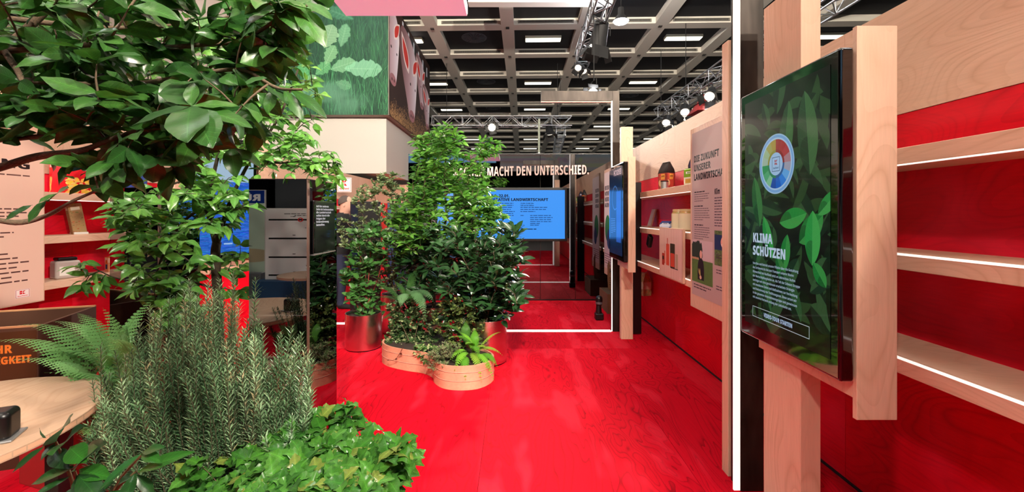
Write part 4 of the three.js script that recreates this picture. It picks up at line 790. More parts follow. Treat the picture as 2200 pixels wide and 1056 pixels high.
// what stands behind the camera and shows in the mirrored fronts
{
  const t = thing('slider_board', 'white voting board with black sliders reflected in the mirrored column', 'board', [-3.55, 0, 2.1]);
  const tex = canvasTex(600, 900, (x, w, h) => {
    x.fillStyle = '#f3f3f0'; x.fillRect(0, 0, w, h); rows(x, 40, 60, 380, 2, 22, 9, '#444');
    for (const y of [130, 370, 610, 840]) { x.fillStyle = '#161616'; x.fillRect(130, y, 440, 20); rows(x, 300, y - 36, 60, 1, 20, 9, '#333'); }
    for (const y of [240, 720]) { x.strokeStyle = '#333'; x.lineWidth = 6; x.beginPath(); x.arc(90, y, 26, 0, 7); x.stroke(); rows(x, 140, y, 110, 1, 20, 9, '#777'); }
    x.strokeStyle = '#e2242c'; x.lineWidth = 12; x.beginPath(); x.arc(250, 140, 22, 0, 7); x.stroke();
  });
  const vp = add(t, 'panel', bx(-0.5, 0.5, 0.45, 1.62, -0.03, 0.03, 0.005), white); add(vp, 'print', sheet(0.98, 1.15, 0, 1.035, -0.0315, Math.PI), printed(tex)); add(t, 'plinth', bx(-0.6, 0.6, 0, 0.45, -0.2, 0.2, 0.01), mat(0x2d5b88, 0.6));
  const f = thing('info_banner', 'pale green banner with a blue heading reflected in the mirrored column', 'banner', [-5.05, 0, 2.6]);
  const ft = canvasTex(400, 700, (x, w, h) => { x.fillStyle = '#cfe6cf'; x.fillRect(0, 0, w, h); x.fillStyle = '#12338a'; x.fillRect(0, 0, w, 110); fit(x, 'RÜ', 16, 88, 96, 76, 'bold', '#fff'); x.fillStyle = '#c9b995'; x.beginPath(); x.ellipse(90, 560, 150, 60, 0, 0, 7); x.fill(); x.fillStyle = '#23344f'; x.beginPath(); x.moveTo(60, 480); x.lineTo(200, 420); x.lineTo(230, 480); x.fill(); });
  const fp = add(f, 'panel', bx(-0.7, 0.7, 0.5, 1.95, -0.02, 0.02, 0.004), white); add(fp, 'print', sheet(1.38, 1.43, 0, 1.225, -0.022, Math.PI), printed(ft)); add(f, 'foot', bx(-0.7, 0.7, 0, 0.5, -0.15, 0.15, 0.01), mat(0x8d8f92, 0.6));
  const tb = thing('round_table', 'round plywood table reflected in the mirrored column', 'table', [-2.6, 0, 0.6]);
  add(tb, 'top', new THREE.CylinderGeometry(0.38, 0.38, 0.03, 40).translate(0, 0.735, 0), ply); add(tb, 'stem', cyl(0.05, 0.05, 0.72, 0, 0, 0, 20), black); add(tb, 'foot', cyl(0.26, 0.26, 0.02, 0, 0, 0, 32), black);
  const bn = thing('hanging_banner', 'pale blue hanging banner with added glow, reflected in the mirror wall', 'banner', [-3.2, 4.0, 6.2]);
  add(bn, 'cloth', bx(-2.6, 2.4, 0.1, 1.4, -0.01, 0.01), new THREE.MeshStandardMaterial({ color: 0x8fc3e6, roughness: 0.7, emissive: 0x6fb2e2, emissiveIntensity: 0.8 })); add(bn, 'top_rail', bx(-2.6, 2.4, 1.4, 1.45, -0.03, 0.03), alu); for (const x of [-2.3, 2.1]) add(bn, 'cable', bar(V3(x, 1.45, 0), V3(x, 4.02, 0), 0.008, 5), blackMatte);  // emission added to the cloth so its mirror image shows bright
  const b2 = thing('hanging_banner', 'grey and white photo banner reflected in the mirror wall', 'banner', [1.6, 3.6, 6.4]);
  add(b2, 'cloth', bx(-2.2, 3.4, 0.1, 2.0, -0.01, 0.01), printed(canvasTex(512, 256, (x, w, h) => { x.fillStyle = '#c3c7c9'; x.fillRect(0, 0, w, h); for (let k = 0; k < 200; k++) { x.fillStyle = `rgba(${rr(120, 250) | 0},${rr(120, 250) | 0},${rr(120, 250) | 0},0.3)`; x.beginPath(); x.ellipse(rr(0, w), rr(0, h), rr(10, 60), rr(4, 18), 0, 0, 7); x.fill(); } }))); add(b2, 'top_rail', bx(-2.2, 3.4, 2.0, 2.05, -0.03, 0.03), alu); for (const x of [-2, 3.2]) add(b2, 'cable', bar(V3(x, 2.05, 0), V3(x, 4.42, 0), 0.008, 5), blackMatte);
  const ns = thing('neighbour_stand', 'grey neighbouring stand with a white counter facing the mirror wall', 'stand', [-1, 0, 9]);
  add(ns, 'walls', [bx(-7, 7, 0, 3, -0.2, 0), bx(-7, -6.8, 0, 3, 0, -3)], mat(0x6d6f72, 0.7)); add(ns, 'counter', bx(-3, 1, 0, 1.05, 0.6, 1.2, 0.01), white);
}
// ---------------------------------------------------------------- table, sustainability crates, phone
{
  const t = thing('oval_table', 'oval plywood table with a black leg beside the ferns', 'table', [-2.15, 0, -1.45]);
  const sh = new THREE.Shape(); sh.absellipse(0, 0, 0.51, 0.55, 0, Math.PI * 2);
  const top = boxUV(new THREE.ExtrudeGeometry(sh, { depth: 0.024, bevelEnabled: true, bevelSize: 0.003, bevelThickness: 0.003, bevelSegments: 2, curveSegments: 48 }).rotateX(-Math.PI / 2).translate(0, 0.72, 0), false, 0.3, 0.2);
  const greyPly = phys({ map: plyTex, color: 0xd6d6d0, roughness: 0.6, specularIntensity: 0.4 }); add(t, 'top', top, greyPly); add(t, 'edge_band', new THREE.CylinderGeometry(0.5135, 0.5135, 0.016, 64, 1, true).scale(1, 1, 0.5535 / 0.5135).translate(0, 0.732, 0), plyEdge);
  for (const [x, z] of [[0.28, 0.22], [0.28, -0.28], [-0.28, 0.22], [-0.28, -0.28]]) add(t, 'leg', bx(x - 0.03, x + 0.03, 0, 0.72, -z - 0.03, -z + 0.03, 0.004), x > 0 && z < 0 ? black : ply);
  const sh2 = bx(-0.26, 0.26, 0.3, 0.32, -0.2, 0.2, 0.003); add(t, 'lower_shelf', sh2, ply);
  const p = thing('tablet_stand', 'black device at the edge of the oval table', 'device', P(-6, 925, 1.44).setY(0.747).toArray(), 0.5);
  add(p, 'body', new RoundedBoxGeometry(0.09, 0.1, 0.09, 3, 0.02).translate(0, 0.05, 0), black); add(p, 'base', new RoundedBoxGeometry(0.11, 0.008, 0.11, 2, 0.004).translate(0, 0.004, 0), mat(0x9b9b9b, 0.4, 0.6));
  const tex = canvasTex(640, 400, (x, w, h) => { x.fillStyle = '#4d2c19'; x.fillRect(0, 0, w, h); fit(x, 'MEHR', 420, 96, 130, 50, 'bold', '#e0782e'); fit(x, 'NACHHALTIGKEIT', 290, 146, 330, 46, 'bold', '#e0782e'); });
  const tex2 = canvasTex(400, 400, (x, w, h) => { x.fillStyle = '#231512'; x.fillRect(0, 0, w, h); x.save(); x.translate(220, 360); x.rotate(-Math.PI / 2); fit(x, 'GANZ SICHER', 0, 0, 320, 60, 'bold', '#4a3530'); x.restore(); });
  const c = thing('cardboard_crate', 'dark brown crate with orange sustainability lettering under the salmon poster', 'crate', [-3.26, 0, -2.72], 0.35);
  add(c, 'walls', [bx(-0.5, 0.3, 0.0, 0.84, -0.3, -0.28), bx(-0.5, 0.3, 0.0, 0.84, 0.28, 0.3), bx(-0.5, -0.48, 0, 0.84, -0.28, 0.28), bx(0.28, 0.3, 0, 0.84, -0.28, 0.28), bx(-0.48, 0.28, 0, 0.02, -0.28, 0.28)], mat(0x4d2c19, 0.85));
  add(c, 'front_print', new THREE.PlaneGeometry(0.79, 0.52).translate(-0.1, 0.56, 0.302), printed(tex, 0.85)); add(c, 'side_print', new THREE.PlaneGeometry(0.58, 0.6).rotateY(Math.PI / 2).translate(0.302, 0.36, 0), printed(tex2, 0.85));
  add(c, 'rim', [bx(-0.5, 0.3, 0.84, 0.85, 0.28, 0.3), bx(-0.5, 0.3, 0.84, 0.85, -0.3, -0.28)], mat(0xb9835a, 0.9));
  const c2 = thing('red_crate', 'low red printed crate on the floor behind the fern', 'crate', [-2.55, 0, -2.45], -0.3);
  add(c2, 'walls', [bx(-0.2, 0.2, 0, 0.42, -0.15, 0.15, 0.006)], mat(0x9c1216, 0.8)); add(c2, 'lid', bx(-0.21, 0.21, 0.42, 0.45, -0.16, 0.16, 0.006), mat(0x7d2a22, 0.8));
}
// ---------------------------------------------------------------- visitor behind the kiosk
{
  const foot = P(738, 660, 6.85).setY(0), N = 132, S = 1.0;       // grid of 2 m
  const J = (x, y, z) => V3(x, y, z);
  // faces +x (towards the kiosk), one foot forward, arms bent in front
  const bones = [
    [J(0, 1.5, 0), J(0.02, 1.56, 0), 0.062, 0.06, 0], [J(0.04, 1.62, 0), J(0.05, 1.72, 0), 0.088, 0.098, 3],
    [J(-0.02, 1.4, -0.13), J(-0.02, 1.4, 0.13), 0.1, 0.1, 1], [J(-0.02, 1.38, 0), J(-0.03, 1.0, 0), 0.165, 0.155, 1], [J(-0.03, 1.0, -0.05), J(-0.03, 0.94, 0.05), 0.15, 0.15, 1],
    [J(-0.02, 1.4, 0.2), J(-0.06, 1.12, 0.25), 0.075, 0.06, 1], [J(-0.06, 1.12, 0.25), J(0.17, 1.05, 0.2), 0.058, 0.045, 1], [J(0.17, 1.05, 0.2), J(0.25, 1.06, 0.19), 0.036, 0.03, 3],
    [J(-0.02, 1.4, -0.2), J(-0.05, 1.12, -0.25), 0.075, 0.06, 1], [J(-0.05, 1.12, -0.25), J(0.18, 1.1, -0.18), 0.058, 0.045, 1], [J(0.18, 1.1, -0.18), J(0.26, 1.12, -0.16), 0.036, 0.03, 3],
    [J(-0.03, 0.9, 0.09), J(0.03, 0.5, 0.1), 0.1, 0.07, 2], [J(0.03, 0.5, 0.1), J(0.0, 0.1, 0.11), 0.066, 0.05, 2], [J(-0.01, 0.05, 0.11), J(0.16, 0.035, 0.12), 0.045, 0.036, 4],
    [J(-0.03, 0.9, -0.09), J(-0.1, 0.5, -0.1), 0.1, 0.07, 2], [J(-0.1, 0.5, -0.1), J(-0.2, 0.1, -0.11), 0.066, 0.05, 2], [J(-0.21, 0.05, -0.11), J(-0.05, 0.035, -0.11), 0.045, 0.036, 4],
  ];
  for (const s of [1, -1]) for (let f = 0; f < 4; f++) bones.push([J(0.24, 1.06 + (s < 0 ? 0.05 : 0), s * 0.19 + (f - 1.5) * 0.017), J(0.31 - Math.abs(f - 1.5) * 0.008, 1.035 + (s < 0 ? 0.05 : 0), s * 0.18 + (f - 1.5) * 0.018), 0.011, 0.009, 3]);
  for (const s of [1, -1]) bones.push([J(0.2, 1.06 + (s < 0 ? 0.05 : 0), s * 0.16), J(0.26, 1.07 + (s < 0 ? 0.05 : 0), s * 0.13), 0.012, 0.01, 3]);
  bones.push([J(0.135, 1.65, 0), J(0.145, 1.635, 0), 0.02, 0.022, 3]);
  const pa = V3(), ba = V3();
  const dist = (b, p) => { pa.subVectors(p, b[0]); ba.subVectors(b[1], b[0]); const h = cl(pa.dot(ba) / ba.lengthSq()); return pa.addScaledVector(ba, -h).length() - (b[2] + (b[3] - b[2]) * h); };
  const mc = new MarchingCubes(N, new THREE.MeshBasicMaterial(), false, false, 120000); mc.isolation = 0;
  const p = V3(), tint = [0xb9907c, 0x17171b, 0x26304a, 0xc69a86, 0x141214].map(col);
  const place = (i) => (i - N / 2) / (N / 2) * S;
  for (let k = 0; k < N; k++) for (let j = 0; j < N; j++) for (let i = 0; i < N; i++) {
    p.set(place(i), place(j) + 0.92, place(k));
    let v;
    if (Math.abs(p.x) > 0.42 || Math.abs(p.z) > 0.42) v = 0.3;
    else { let e = 0; for (const b of bones) { const q = dist(b, p); if (q < 0.25) e += Math.exp(-q * 45); } v = e > 0 ? -Math.log(e) / 45 : 0.25; }
    mc.field[i + j * N + k * N * N] = -v;
  }
  mc.update();
  const n = mc.count, g = new THREE.BufferGeometry(), pos = new Float32Array(n * 3), nor = mc.normalArray.slice(0, n * 3), co = new Float32Array(n * 3);
  for (let i = 0; i < n; i++) {
    const x = mc.positionArray[i * 3] * S, y = mc.positionArray[i * 3 + 1] * S + 0.92, z = mc.positionArray[i * 3 + 2] * S;
    pos.set([x, y, z], i * 3); p.set(x, y, z);
    let best = 9, w = 0; for (const b of bones) { const q = dist(b, p); if (q < best) { best = q; w = b[4]; } }
    if (w === 1 && y < 0.88) w = 2;
    tint[w].toArray(co, i * 3);
  }
  g.setAttribute('position', new THREE.BufferAttribute(pos, 3)); g.setAttribute('normal', new THREE.BufferAttribute(nor, 3)); g.setAttribute('color', new THREE.BufferAttribute(co, 3));
  const t = thing('person', 'person in dark jacket, blue jeans and dark shoes standing behind the kiosk', 'person', foot.toArray(), 0);
  add(t, 'body', g, mat(0xffffff, 0.85, 0, { vertexColors: true }));
  add(t, 'hair', new THREE.SphereGeometry(0.112, 24, 16, 0, Math.PI * 2, 0, Math.PI * 0.52).scale(1.02, 1.05, 0.98).rotateZ(0.35).translate(0.03, 1.71, 0), mat(0x4a3f3a, 0.9));
  for (const s of [1, -1]) { add(t, 'eye', new THREE.SphereGeometry(0.012, 10, 8).translate(0.135, 1.69, s * 0.035), mat(0x15110f, 0.3)); add(t, 'ear', new THREE.SphereGeometry(0.028, 12, 8).scale(0.7, 1.1, 0.35).translate(0.045, 1.665, s * 0.098), mat(0xc69a86, 0.7)); }
  add(t, 'mouth', new THREE.BoxGeometry(0.01, 0.006, 0.045).translate(0.135, 1.6, 0), mat(0x8a4c44, 0.6));
}
// ---------------------------------------------------------------- plants
// a leaf along +z with its face up: width profile, fold along the midrib, droop, paler midrib
function leafGeo(L, W, { n = 5, cols = 2, peak = 0.45, fold = 0.25, droop = 0.25, wave = 0, lobes = null, rib = 1.22, tip = 1 } = {}) {
  const pos = [], co = [], idx = [], uv = [];
  for (let i = 0; i <= n; i++) {
    const t = i / n, s = t < peak ? t / peak * 0.5 : 0.5 + (t - peak) / (1 - peak) * 0.5;
    let w = W / 2 * Math.pow(Math.sin(Math.PI * s), tip) + (i === 0 || i === n ? 0.0004 : 0);
    if (lobes) w = W / 2 * lobes[i];
    for (let k = -cols; k <= cols; k++) {
      const q = k / cols, x = q * w, y = Math.abs(x) * fold - droop * L * t * t + (wave ? wave * Math.sin(t * 14 + k) * Math.abs(q) * W * 0.12 : 0);
      pos.push(x, y, L * t * (1 - droop * 0.25 * t)); uv.push(q * 0.5 + 0.5, t);
      const c = k === 0 ? rib : 1; co.push(c, c, c);
    }
  }
  const r = 2 * cols + 1;
  for (let i = 0; i < n; i++) for (let k = 0; k < r - 1; k++) { const a = i * r + k, b = a + r; idx.push(a, b, a + 1, b, b + 1, a + 1); }
  const g = new THREE.BufferGeometry();
  g.setAttribute('position', new THREE.Float32BufferAttribute(pos, 3)); g.setAttribute('color', new THREE.Float32BufferAttribute(co, 3)); g.setAttribute('uv', new THREE.Float32BufferAttribute(uv, 2));
  g.setIndex(idx); g.computeVertexNormals();
  return g;
}
// many transformed copies in one geometry, each tinted
function mergeCopies(list) {
  let nv = 0, ni = 0;
  for (const c of list) { nv += c.geo.attributes.position.count; ni += c.geo.index.count; }
  const pos = new Float32Array(nv * 3), nor = new Float32Array(nv * 3), co = new Float32Array(nv * 3), uv = new Float32Array(nv * 2), idx = new Uint32Array(ni);
  let v = 0, o = 0; const p = V3(), nm = new THREE.Matrix3();
  for (const { geo, m, tint } of list) {
    const a = geo.attributes; nm.getNormalMatrix(m);
    for (let i = 0; i < a.position.count; i++) {
      p.fromBufferAttribute(a.position, i).applyMatrix4(m).toArray(pos, (v + i) * 3);
      p.fromBufferAttribute(a.normal, i).applyMatrix3(nm).normalize().toArray(nor, (v + i) * 3);
      for (let k = 0; k < 3; k++) co[(v + i) * 3 + k] = (a.color ? a.color.array[i * 3 + k] : 1) * [tint.r, tint.g, tint.b][k];
    }
    if (a.uv) uv.set(a.uv.array, v * 2);
    for (let i = 0; i < geo.index.count; i++) idx[o + i] = geo.index.array[i] + v;
    v += a.position.count; o += geo.index.count;
  }
  const g = new THREE.BufferGeometry();
  g.setAttribute('position', new THREE.BufferAttribute(pos, 3)); g.setAttribute('normal', new THREE.BufferAttribute(nor, 3)); g.setAttribute('color', new THREE.BufferAttribute(co, 3)); g.setAttribute('uv', new THREE.BufferAttribute(uv, 2));
  g.setIndex(new THREE.BufferAttribute(idx, 1));
  return g;
}
const veinTex = canvasTex(128, 256, (x, w, h) => {
  x.fillStyle = '#dcdcdc'; x.fillRect(0, 0, w, h);
  for (let k = 0; k < 160; k++) { x.fillStyle = `rgba(${rnd() < 0.5 ? 180 : 245},${rnd() < 0.5 ? 200 : 245},180,0.18)`; x.beginPath(); x.ellipse(rr(0, w), rr(0, h), rr(3, 12), rr(4, 18), 0, 0, 7); x.fill(); }
  x.strokeStyle = '#ffffff'; x.lineWidth = 5; x.beginPath(); x.moveTo(64, 0); x.lineTo(64, 256); x.stroke();
  x.lineWidth = 2; for (let k = 1; k < 10; k++) for (const q of [-1, 1]) { x.beginPath(); x.moveTo(64, 256 - k * 24); x.quadraticCurveTo(64 + q * 30, 250 - k * 24 - 10, 64 + q * 62, 256 - k * 24 - 40); x.stroke(); }
});
const leafMat = (c, gloss = 0.6, through = 0.3, veined = false) => phys({ color: c, vertexColors: true, ...(veined ? { map: veinTex, bumpMap: veinTex, bumpScale: -0.0012 } : {}), roughness: 1, specularIntensity: 0.15, transmission: through, thickness: 0, clearcoat: gloss, clearcoatRoughness: 0.28, side: THREE.DoubleSide });
const barkM = mat(0xffffff, 0.9, 0, { map: barkTex });
const X1 = V3(), Y1 = V3(), Z1 = V3();
function basis(at, dir, up, s) {
  Z1.copy(dir).normalize(); X1.crossVectors(up, Z1); if (X1.lengthSq() < 1e-6) X1.set(1, 0, 0); X1.normalize(); Y1.crossVectors(Z1, X1);
  const m = new THREE.Matrix4().makeBasis(X1, Y1, Z1); m.scale(V3(s, s, s)); m.setPosition(at);
  return m;
}
const randDir = () => V3(gauss(), gauss(), gauss()).normalize();
function inside(poly, x, y) { let c = false; for (let i = 0, j = poly.length - 1; i < poly.length; j = i++) { const [a, b] = poly[i], [d, e] = poly[j]; if ((b > y) !== (e > y) && x < (d - a) * (y - b) / (e - b) + a) c = !c; } return c; }
function sample(poly) {
  let x0 = 1e9, x1 = -1e9, y0 = 1e9, y1 = -1e9; for (const [a, b] of poly) { x0 = Math.min(x0, a); x1 = Math.max(x1, a); y0 = Math.min(y0, b); y1 = Math.max(y1, b); }
  for (let k = 0; k < 200; k++) { const x = rr(x0, x1), y = rr(y0, y1); if (inside(poly, x, y)) return [x, y]; }
  return poly[0];
}
// put leaves on a plant: the 280 that show largest one by one, the others joined
function putLeaves(plant, leaves, tints, { gloss = 0.6, through = 0.3, name = 'leaf', most = 280 } = {}) {
  const mats = tints.map((c) => leafMat(c, gloss, through, true)), cols = tints.map(col);
  const cam = V3(0, CH, 0), off = plant.position;
  for (const l of leaves) { const p = V3().setFromMatrixPosition(l.m); l.score = l.m.getMaxScaleOnAxis() / Math.pow(p.distanceTo(cam), 2.2); }
  leaves.sort((a, b) => b.score - a.score);
  leaves.slice(0, most).forEach((l) => {
    const o = new THREE.Mesh(l.geo, mats[l.tint]); o.name = name; o.castShadow = o.receiveShadow = true;
    l.m.decompose(o.position, o.quaternion, o.scale); o.position.sub(off); plant.add(o);
  });
  const rest = leaves.slice(most).map((l) => ({ geo: l.geo, m: l.m, tint: cols[l.tint] }));
  if (rest.length) { const o = addW(plant, 'foliage', mergeCopies(rest), leafMat(0xffffff, gloss, through, true)); o.userData.kind = 'stuff'; }
}
// grow twigs from a trunk towards points scattered in outlines, leaves along each twig
function grow(plant, o) {
  const nodes = [], twigs = [], leaves = [];
  for (const b of o.branches || []) {
    const c = new THREE.CatmullRomCurve3(b.pts);
    for (let k = 0; k <= 14; k++) nodes.push({ p: c.getPoint(k / 14), d: c.getTangent(k / 14) });
    addW(plant, b.name || 'branch', tube(b.pts, b.r0, b.r1, 8, b.pts.length * 5), b.mat || barkM);
  }
  const targets = [];
  for (const z of o.zones) for (let k = 0; k < z.count; k++) { const [px, py] = sample(z.poly); targets.push({ p: P(px, py, z.depth(px, py)), z }); }
  const root = nodes[0].p;
  targets.sort((a, b) => a.p.distanceToSquared(root) - b.p.distanceToSquared(root));
  for (const t of targets) {
    let best = null, bd = 1e9;
    for (const n of nodes) { const d = n.p.distanceToSquared(t.p) + (n.p.y > t.p.y + 0.1 ? 0.02 : 0); if (d < bd) { bd = d; best = n; } }
    const a = best.p, L = Math.sqrt(bd), mid = a.clone().lerp(t.p, 0.5).addScaledVector(V3(gauss(), 0.6, gauss()), L * 0.1).addScaledVector(best.d, L * 0.08);
    const pts = [a, mid, t.p], c = new THREE.CatmullRomCurve3(pts), r = Math.min(0.006, 0.0016 + L * 0.006) * (o.twig || 1);
    twigs.push(tube(pts, r * 1.4, r * 0.6, 5, 4));
    const z = t.z, S = z.leaf || 1, n = z.per || o.per, dir = V3(), g = o.geos;
    for (let k = 1; k <= 4; k++) nodes.push({ p: c.getPoint(k / 4), d: c.getTangent(k / 4) });
    for (let k = 0; k < n; k++) {
      const last = k >= n - (o.whorl || 2), u = last ? 1 : 1 - (n - k) / n * Math.min(1, (o.span || 0.2) / Math.max(L, 0.05)) * 1.0;
      const at = c.getPoint(Math.max(0.05, u)); c.getTangent(Math.max(0.05, u), dir);
      const az = k * 2.4 + rnd() * 0.9, side = V3(Math.cos(az), 0.25 + gauss() * 0.3, Math.sin(az));
      const d = dir.clone().multiplyScalar(last ? 0.7 : 0.35).addScaledVector(side, 0.9).addScaledVector(V3(0, o.lift ?? 0.1, 0), 1).addScaledVector(randDir(), 0.25).normalize();
      if (o.face) d.addScaledVector(V3(0, 0, 1), o.face * rnd());
      const up = V3(0, 1, o.aisle ?? 0.35).addScaledVector(randDir(), o.tumble ?? 0.5);
      const s = S * rr(0.6, 1.12) * (last ? 0.95 : 1);
      leaves.push({ geo: g[(rnd() * g.length) | 0], m: basis(at, d, up, s), tint: (z.tints ? z.tints[(rnd() * z.tints.length) | 0] : (rnd() * o.tints.length) | 0) });
    }
  }
  addW(plant, 'twigs', twigs, o.twigMat || barkM).userData.kind = 'stuff';
  if (o.extra) leaves.push(...o.extra);
  putLeaves(plant, leaves, o.tints, o);
  return leaves.length;
}
const steelPot = (label, x, d, r, h, group) => {
  const t = thing('steel_planter', label, 'planter', [x, 0, -d], rnd() * 6, group);
  const prof = [[r - 0.012, h - 0.05], [r - 0.012, h], [r, h], [r, 0.02], [r - 0.004, 0.012], [0.001, 0.012]].map((a) => new THREE.Vector2(...a));
  const sh = add(t, 'shell', new THREE.LatheGeometry(prof.slice(0, 5), 64), brushed, 'brushed steel shell');
  add(sh, 'base_ring', cyl(r - 0.012, r - 0.012, 0.014, 0, 0, 0, 48), black);
  add(t, 'soil', cyl(r - 0.013, r - 0.013, 0.02, 0, h - 0.07, 0, 40), soil);
  return t;
};
const plant = (name, label, cat, p) => thing(name, label, cat, p.toArray());
const between = (a, b) => () => rr(a, b);

// ---- large-leaved tree whose branches reach in at the upper left
{
  const root = V3(-1.95, 0, -0.52);
  steelPot('steel planter of the overhanging tree beside the oval table', root.x, -root.z, 0.22, 0.42);
  const t = plant('overhanging_tree', 'overhanging tree with large glossy dark green leaves above the table', 'tree', V3(root.x, 0.36, root.z));
  const B = (pts, r0, r1) => ({ pts, r0, r1 });
  const tr = [V3(root.x, 0.36, root.z), V3(-1.96, 1.0, -0.6), V3(-1.85, 1.5, -0.85), V3(-1.68, 1.9, -1.1), V3(-1.5, 2.3, -1.2)];
  const br = [
    { name: 'trunk', pts: tr, r0: 0.035, r1: 0.016 },
    B([V3(-1.84, 1.52, -0.87), P(-60, 372, 1.18), P(80, 336, 1.15), P(180, 322, 1.12), P(235, 300, 1.1), P(335, 266, 1.05)], 0.014, 0.004),
    B([V3(-1.88, 1.42, -0.8), P(-80, 470, 1.15), P(48, 477, 1.1), P(102, 462, 1.1), P(160, 430, 1.1), P(240, 396, 1.1)], 0.01, 0.003),
    B([V3(-1.68, 1.88, -1.1), P(-40, 80, 1.2), P(30, 140, 1.15), P(62, 208, 1.12)], 0.012, 0.005),
    B([P(-40, 150, 1.2), P(60, 60, 1.2), P(120, 0, 1.2), P(150, -40, 1.2)], 0.012, 0.007),
    B([P(0, 110, 1.18), P(160, 97, 1.2), P(330, 103, 1.2), P(430, 96, 1.18), P(520, 86, 1.15), P(600, 40, 1.1), P(660, 12, 1.1)], 0.01, 0.003),
    B([P(20, 40, 1.25), P(230, 60, 1.3), P(450, 45, 1.3), P(560, 20, 1.3)], 0.009, 0.004),
    B([P(20, 170, 1.18), P(160, 180, 1.2), P(310, 178, 1.15), P(420, 160, 1.12), P(520, 150, 1.1), P(600, 190, 1.05), P(650, 192, 1.05)], 0.009, 0.003),
    B([P(0, 300, 1.2), P(140, 290, 1.18), P(260, 297, 1.15), P(360, 282, 1.1), P(480, 285, 1.1)], 0.008, 0.003),
  ];
  const geos = [0, 1, 2, 3].map((k) => leafGeo(0.1, 0.046 + k * 0.002, { n: 7, peak: 0.5, fold: 0.12 + k * 0.06, droop: 0.1 + k * 0.09, wave: 0.3, tip: 0.85 }));
  const extra = [];
  const leaf = (a, b, d0, d1, wide, tint, s) => { const A = P(...a, d0), Bv = P(...b, d1), d = Bv.clone().sub(A); extra.push({ geo: leafGeo(0.1, 0.05 * wide, { n: 8, peak: 0.5, fold: 0.12, droop: 0.14, wave: 0.3, tip: 0.85 }), m: basis(A, d, V3(0, 0.75, 0.65), d.length() / 0.1 * 1.04), tint }); };
  // the pale rosette in front and a few leaves that stand out at the rim
  for (const [b, d1, w] of [[[272, 254], 0.9, 0.62], [[392, 286], 0.83, 1.15], [[538, 258], 0.93, 0.62], [[410, 172], 0.95, 0.9], [[506, 216], 0.95, 0.8], [[448, 300], 0.86, 1.1], [[352, 290], 0.95, 1.2], [[385, 155], 1.02, 1.2]]) leaf([411, 228], b, 0.93, d1, w, extra.length % 6);
  for (const [a, b, w] of [[[600, 6], [640, 56], 1, 4], [[632, 8], [700, 86], 0.8, 4], [[604, 4], [655, 5], 0.6, 3], [[655, 4], [712, 30], 0.7, 4], [[612, 188], [612, 148], 0.8, 4], [[625, 192], [700, 240], 0.5, 4], [[610, 193], [650, 250], 0.6, 4], [[590, 190], [570, 240], 0.9, 3], [[120, 416], [80, 432], 1.1, 0], [[105, 432], [135, 396], 1.1, 0], [[70, 440], [0, 470], 0.9, 0], [[100, 430], [52, 475], 1.0, 5], [[150, 374], [150, 346], 1, 1], [[160, 384], [135, 374], 1, 1], [[245, 372], [215, 412], 1, 0], [[240, 360], [262, 385], 0.9, 1]]) leaf(a, b, 1.05, 1.02, w, extra.length % 6);
  grow(t, {
    branches: br, geos, per: 6, whorl: 3, span: 0.12, tints: [0x24541c, 0x2c5e1e, 0x346822, 0x3d7226, 0x467a2e, 0x3a6c30], gloss: 0.9, through: 0.34, tumble: 1.1, lift: -0.45, extra,
    zones: [
      { poly: [[-40, -40], [620, -40], [600, 110], [520, 160], [430, 210], [250, 235], [100, 220], [-40, 225]], depth: between(0.98, 1.5), count: 104 },
      { poly: [[100, 200], [540, 140], [610, 190], [570, 290], [480, 330], [330, 320], [200, 330], [120, 250]], depth: between(0.98, 1.35), count: 56 },
      { poly: [[480, -30], [690, -30], [640, 60], [600, 130], [560, 230], [470, 120]], depth: between(1.05, 1.3), count: 30 },
      { poly: [[-40, 220], [120, 200], [140, 250], [40, 270], [-40, 300]], depth: between(1.05, 1.25), count: 14 },
      { poly: [[120, 335], [500, 320], [480, 370], [330, 372], [220, 380], [150, 350]], depth: between(1.05, 1.2), count: 10 },
    ],
  });
}
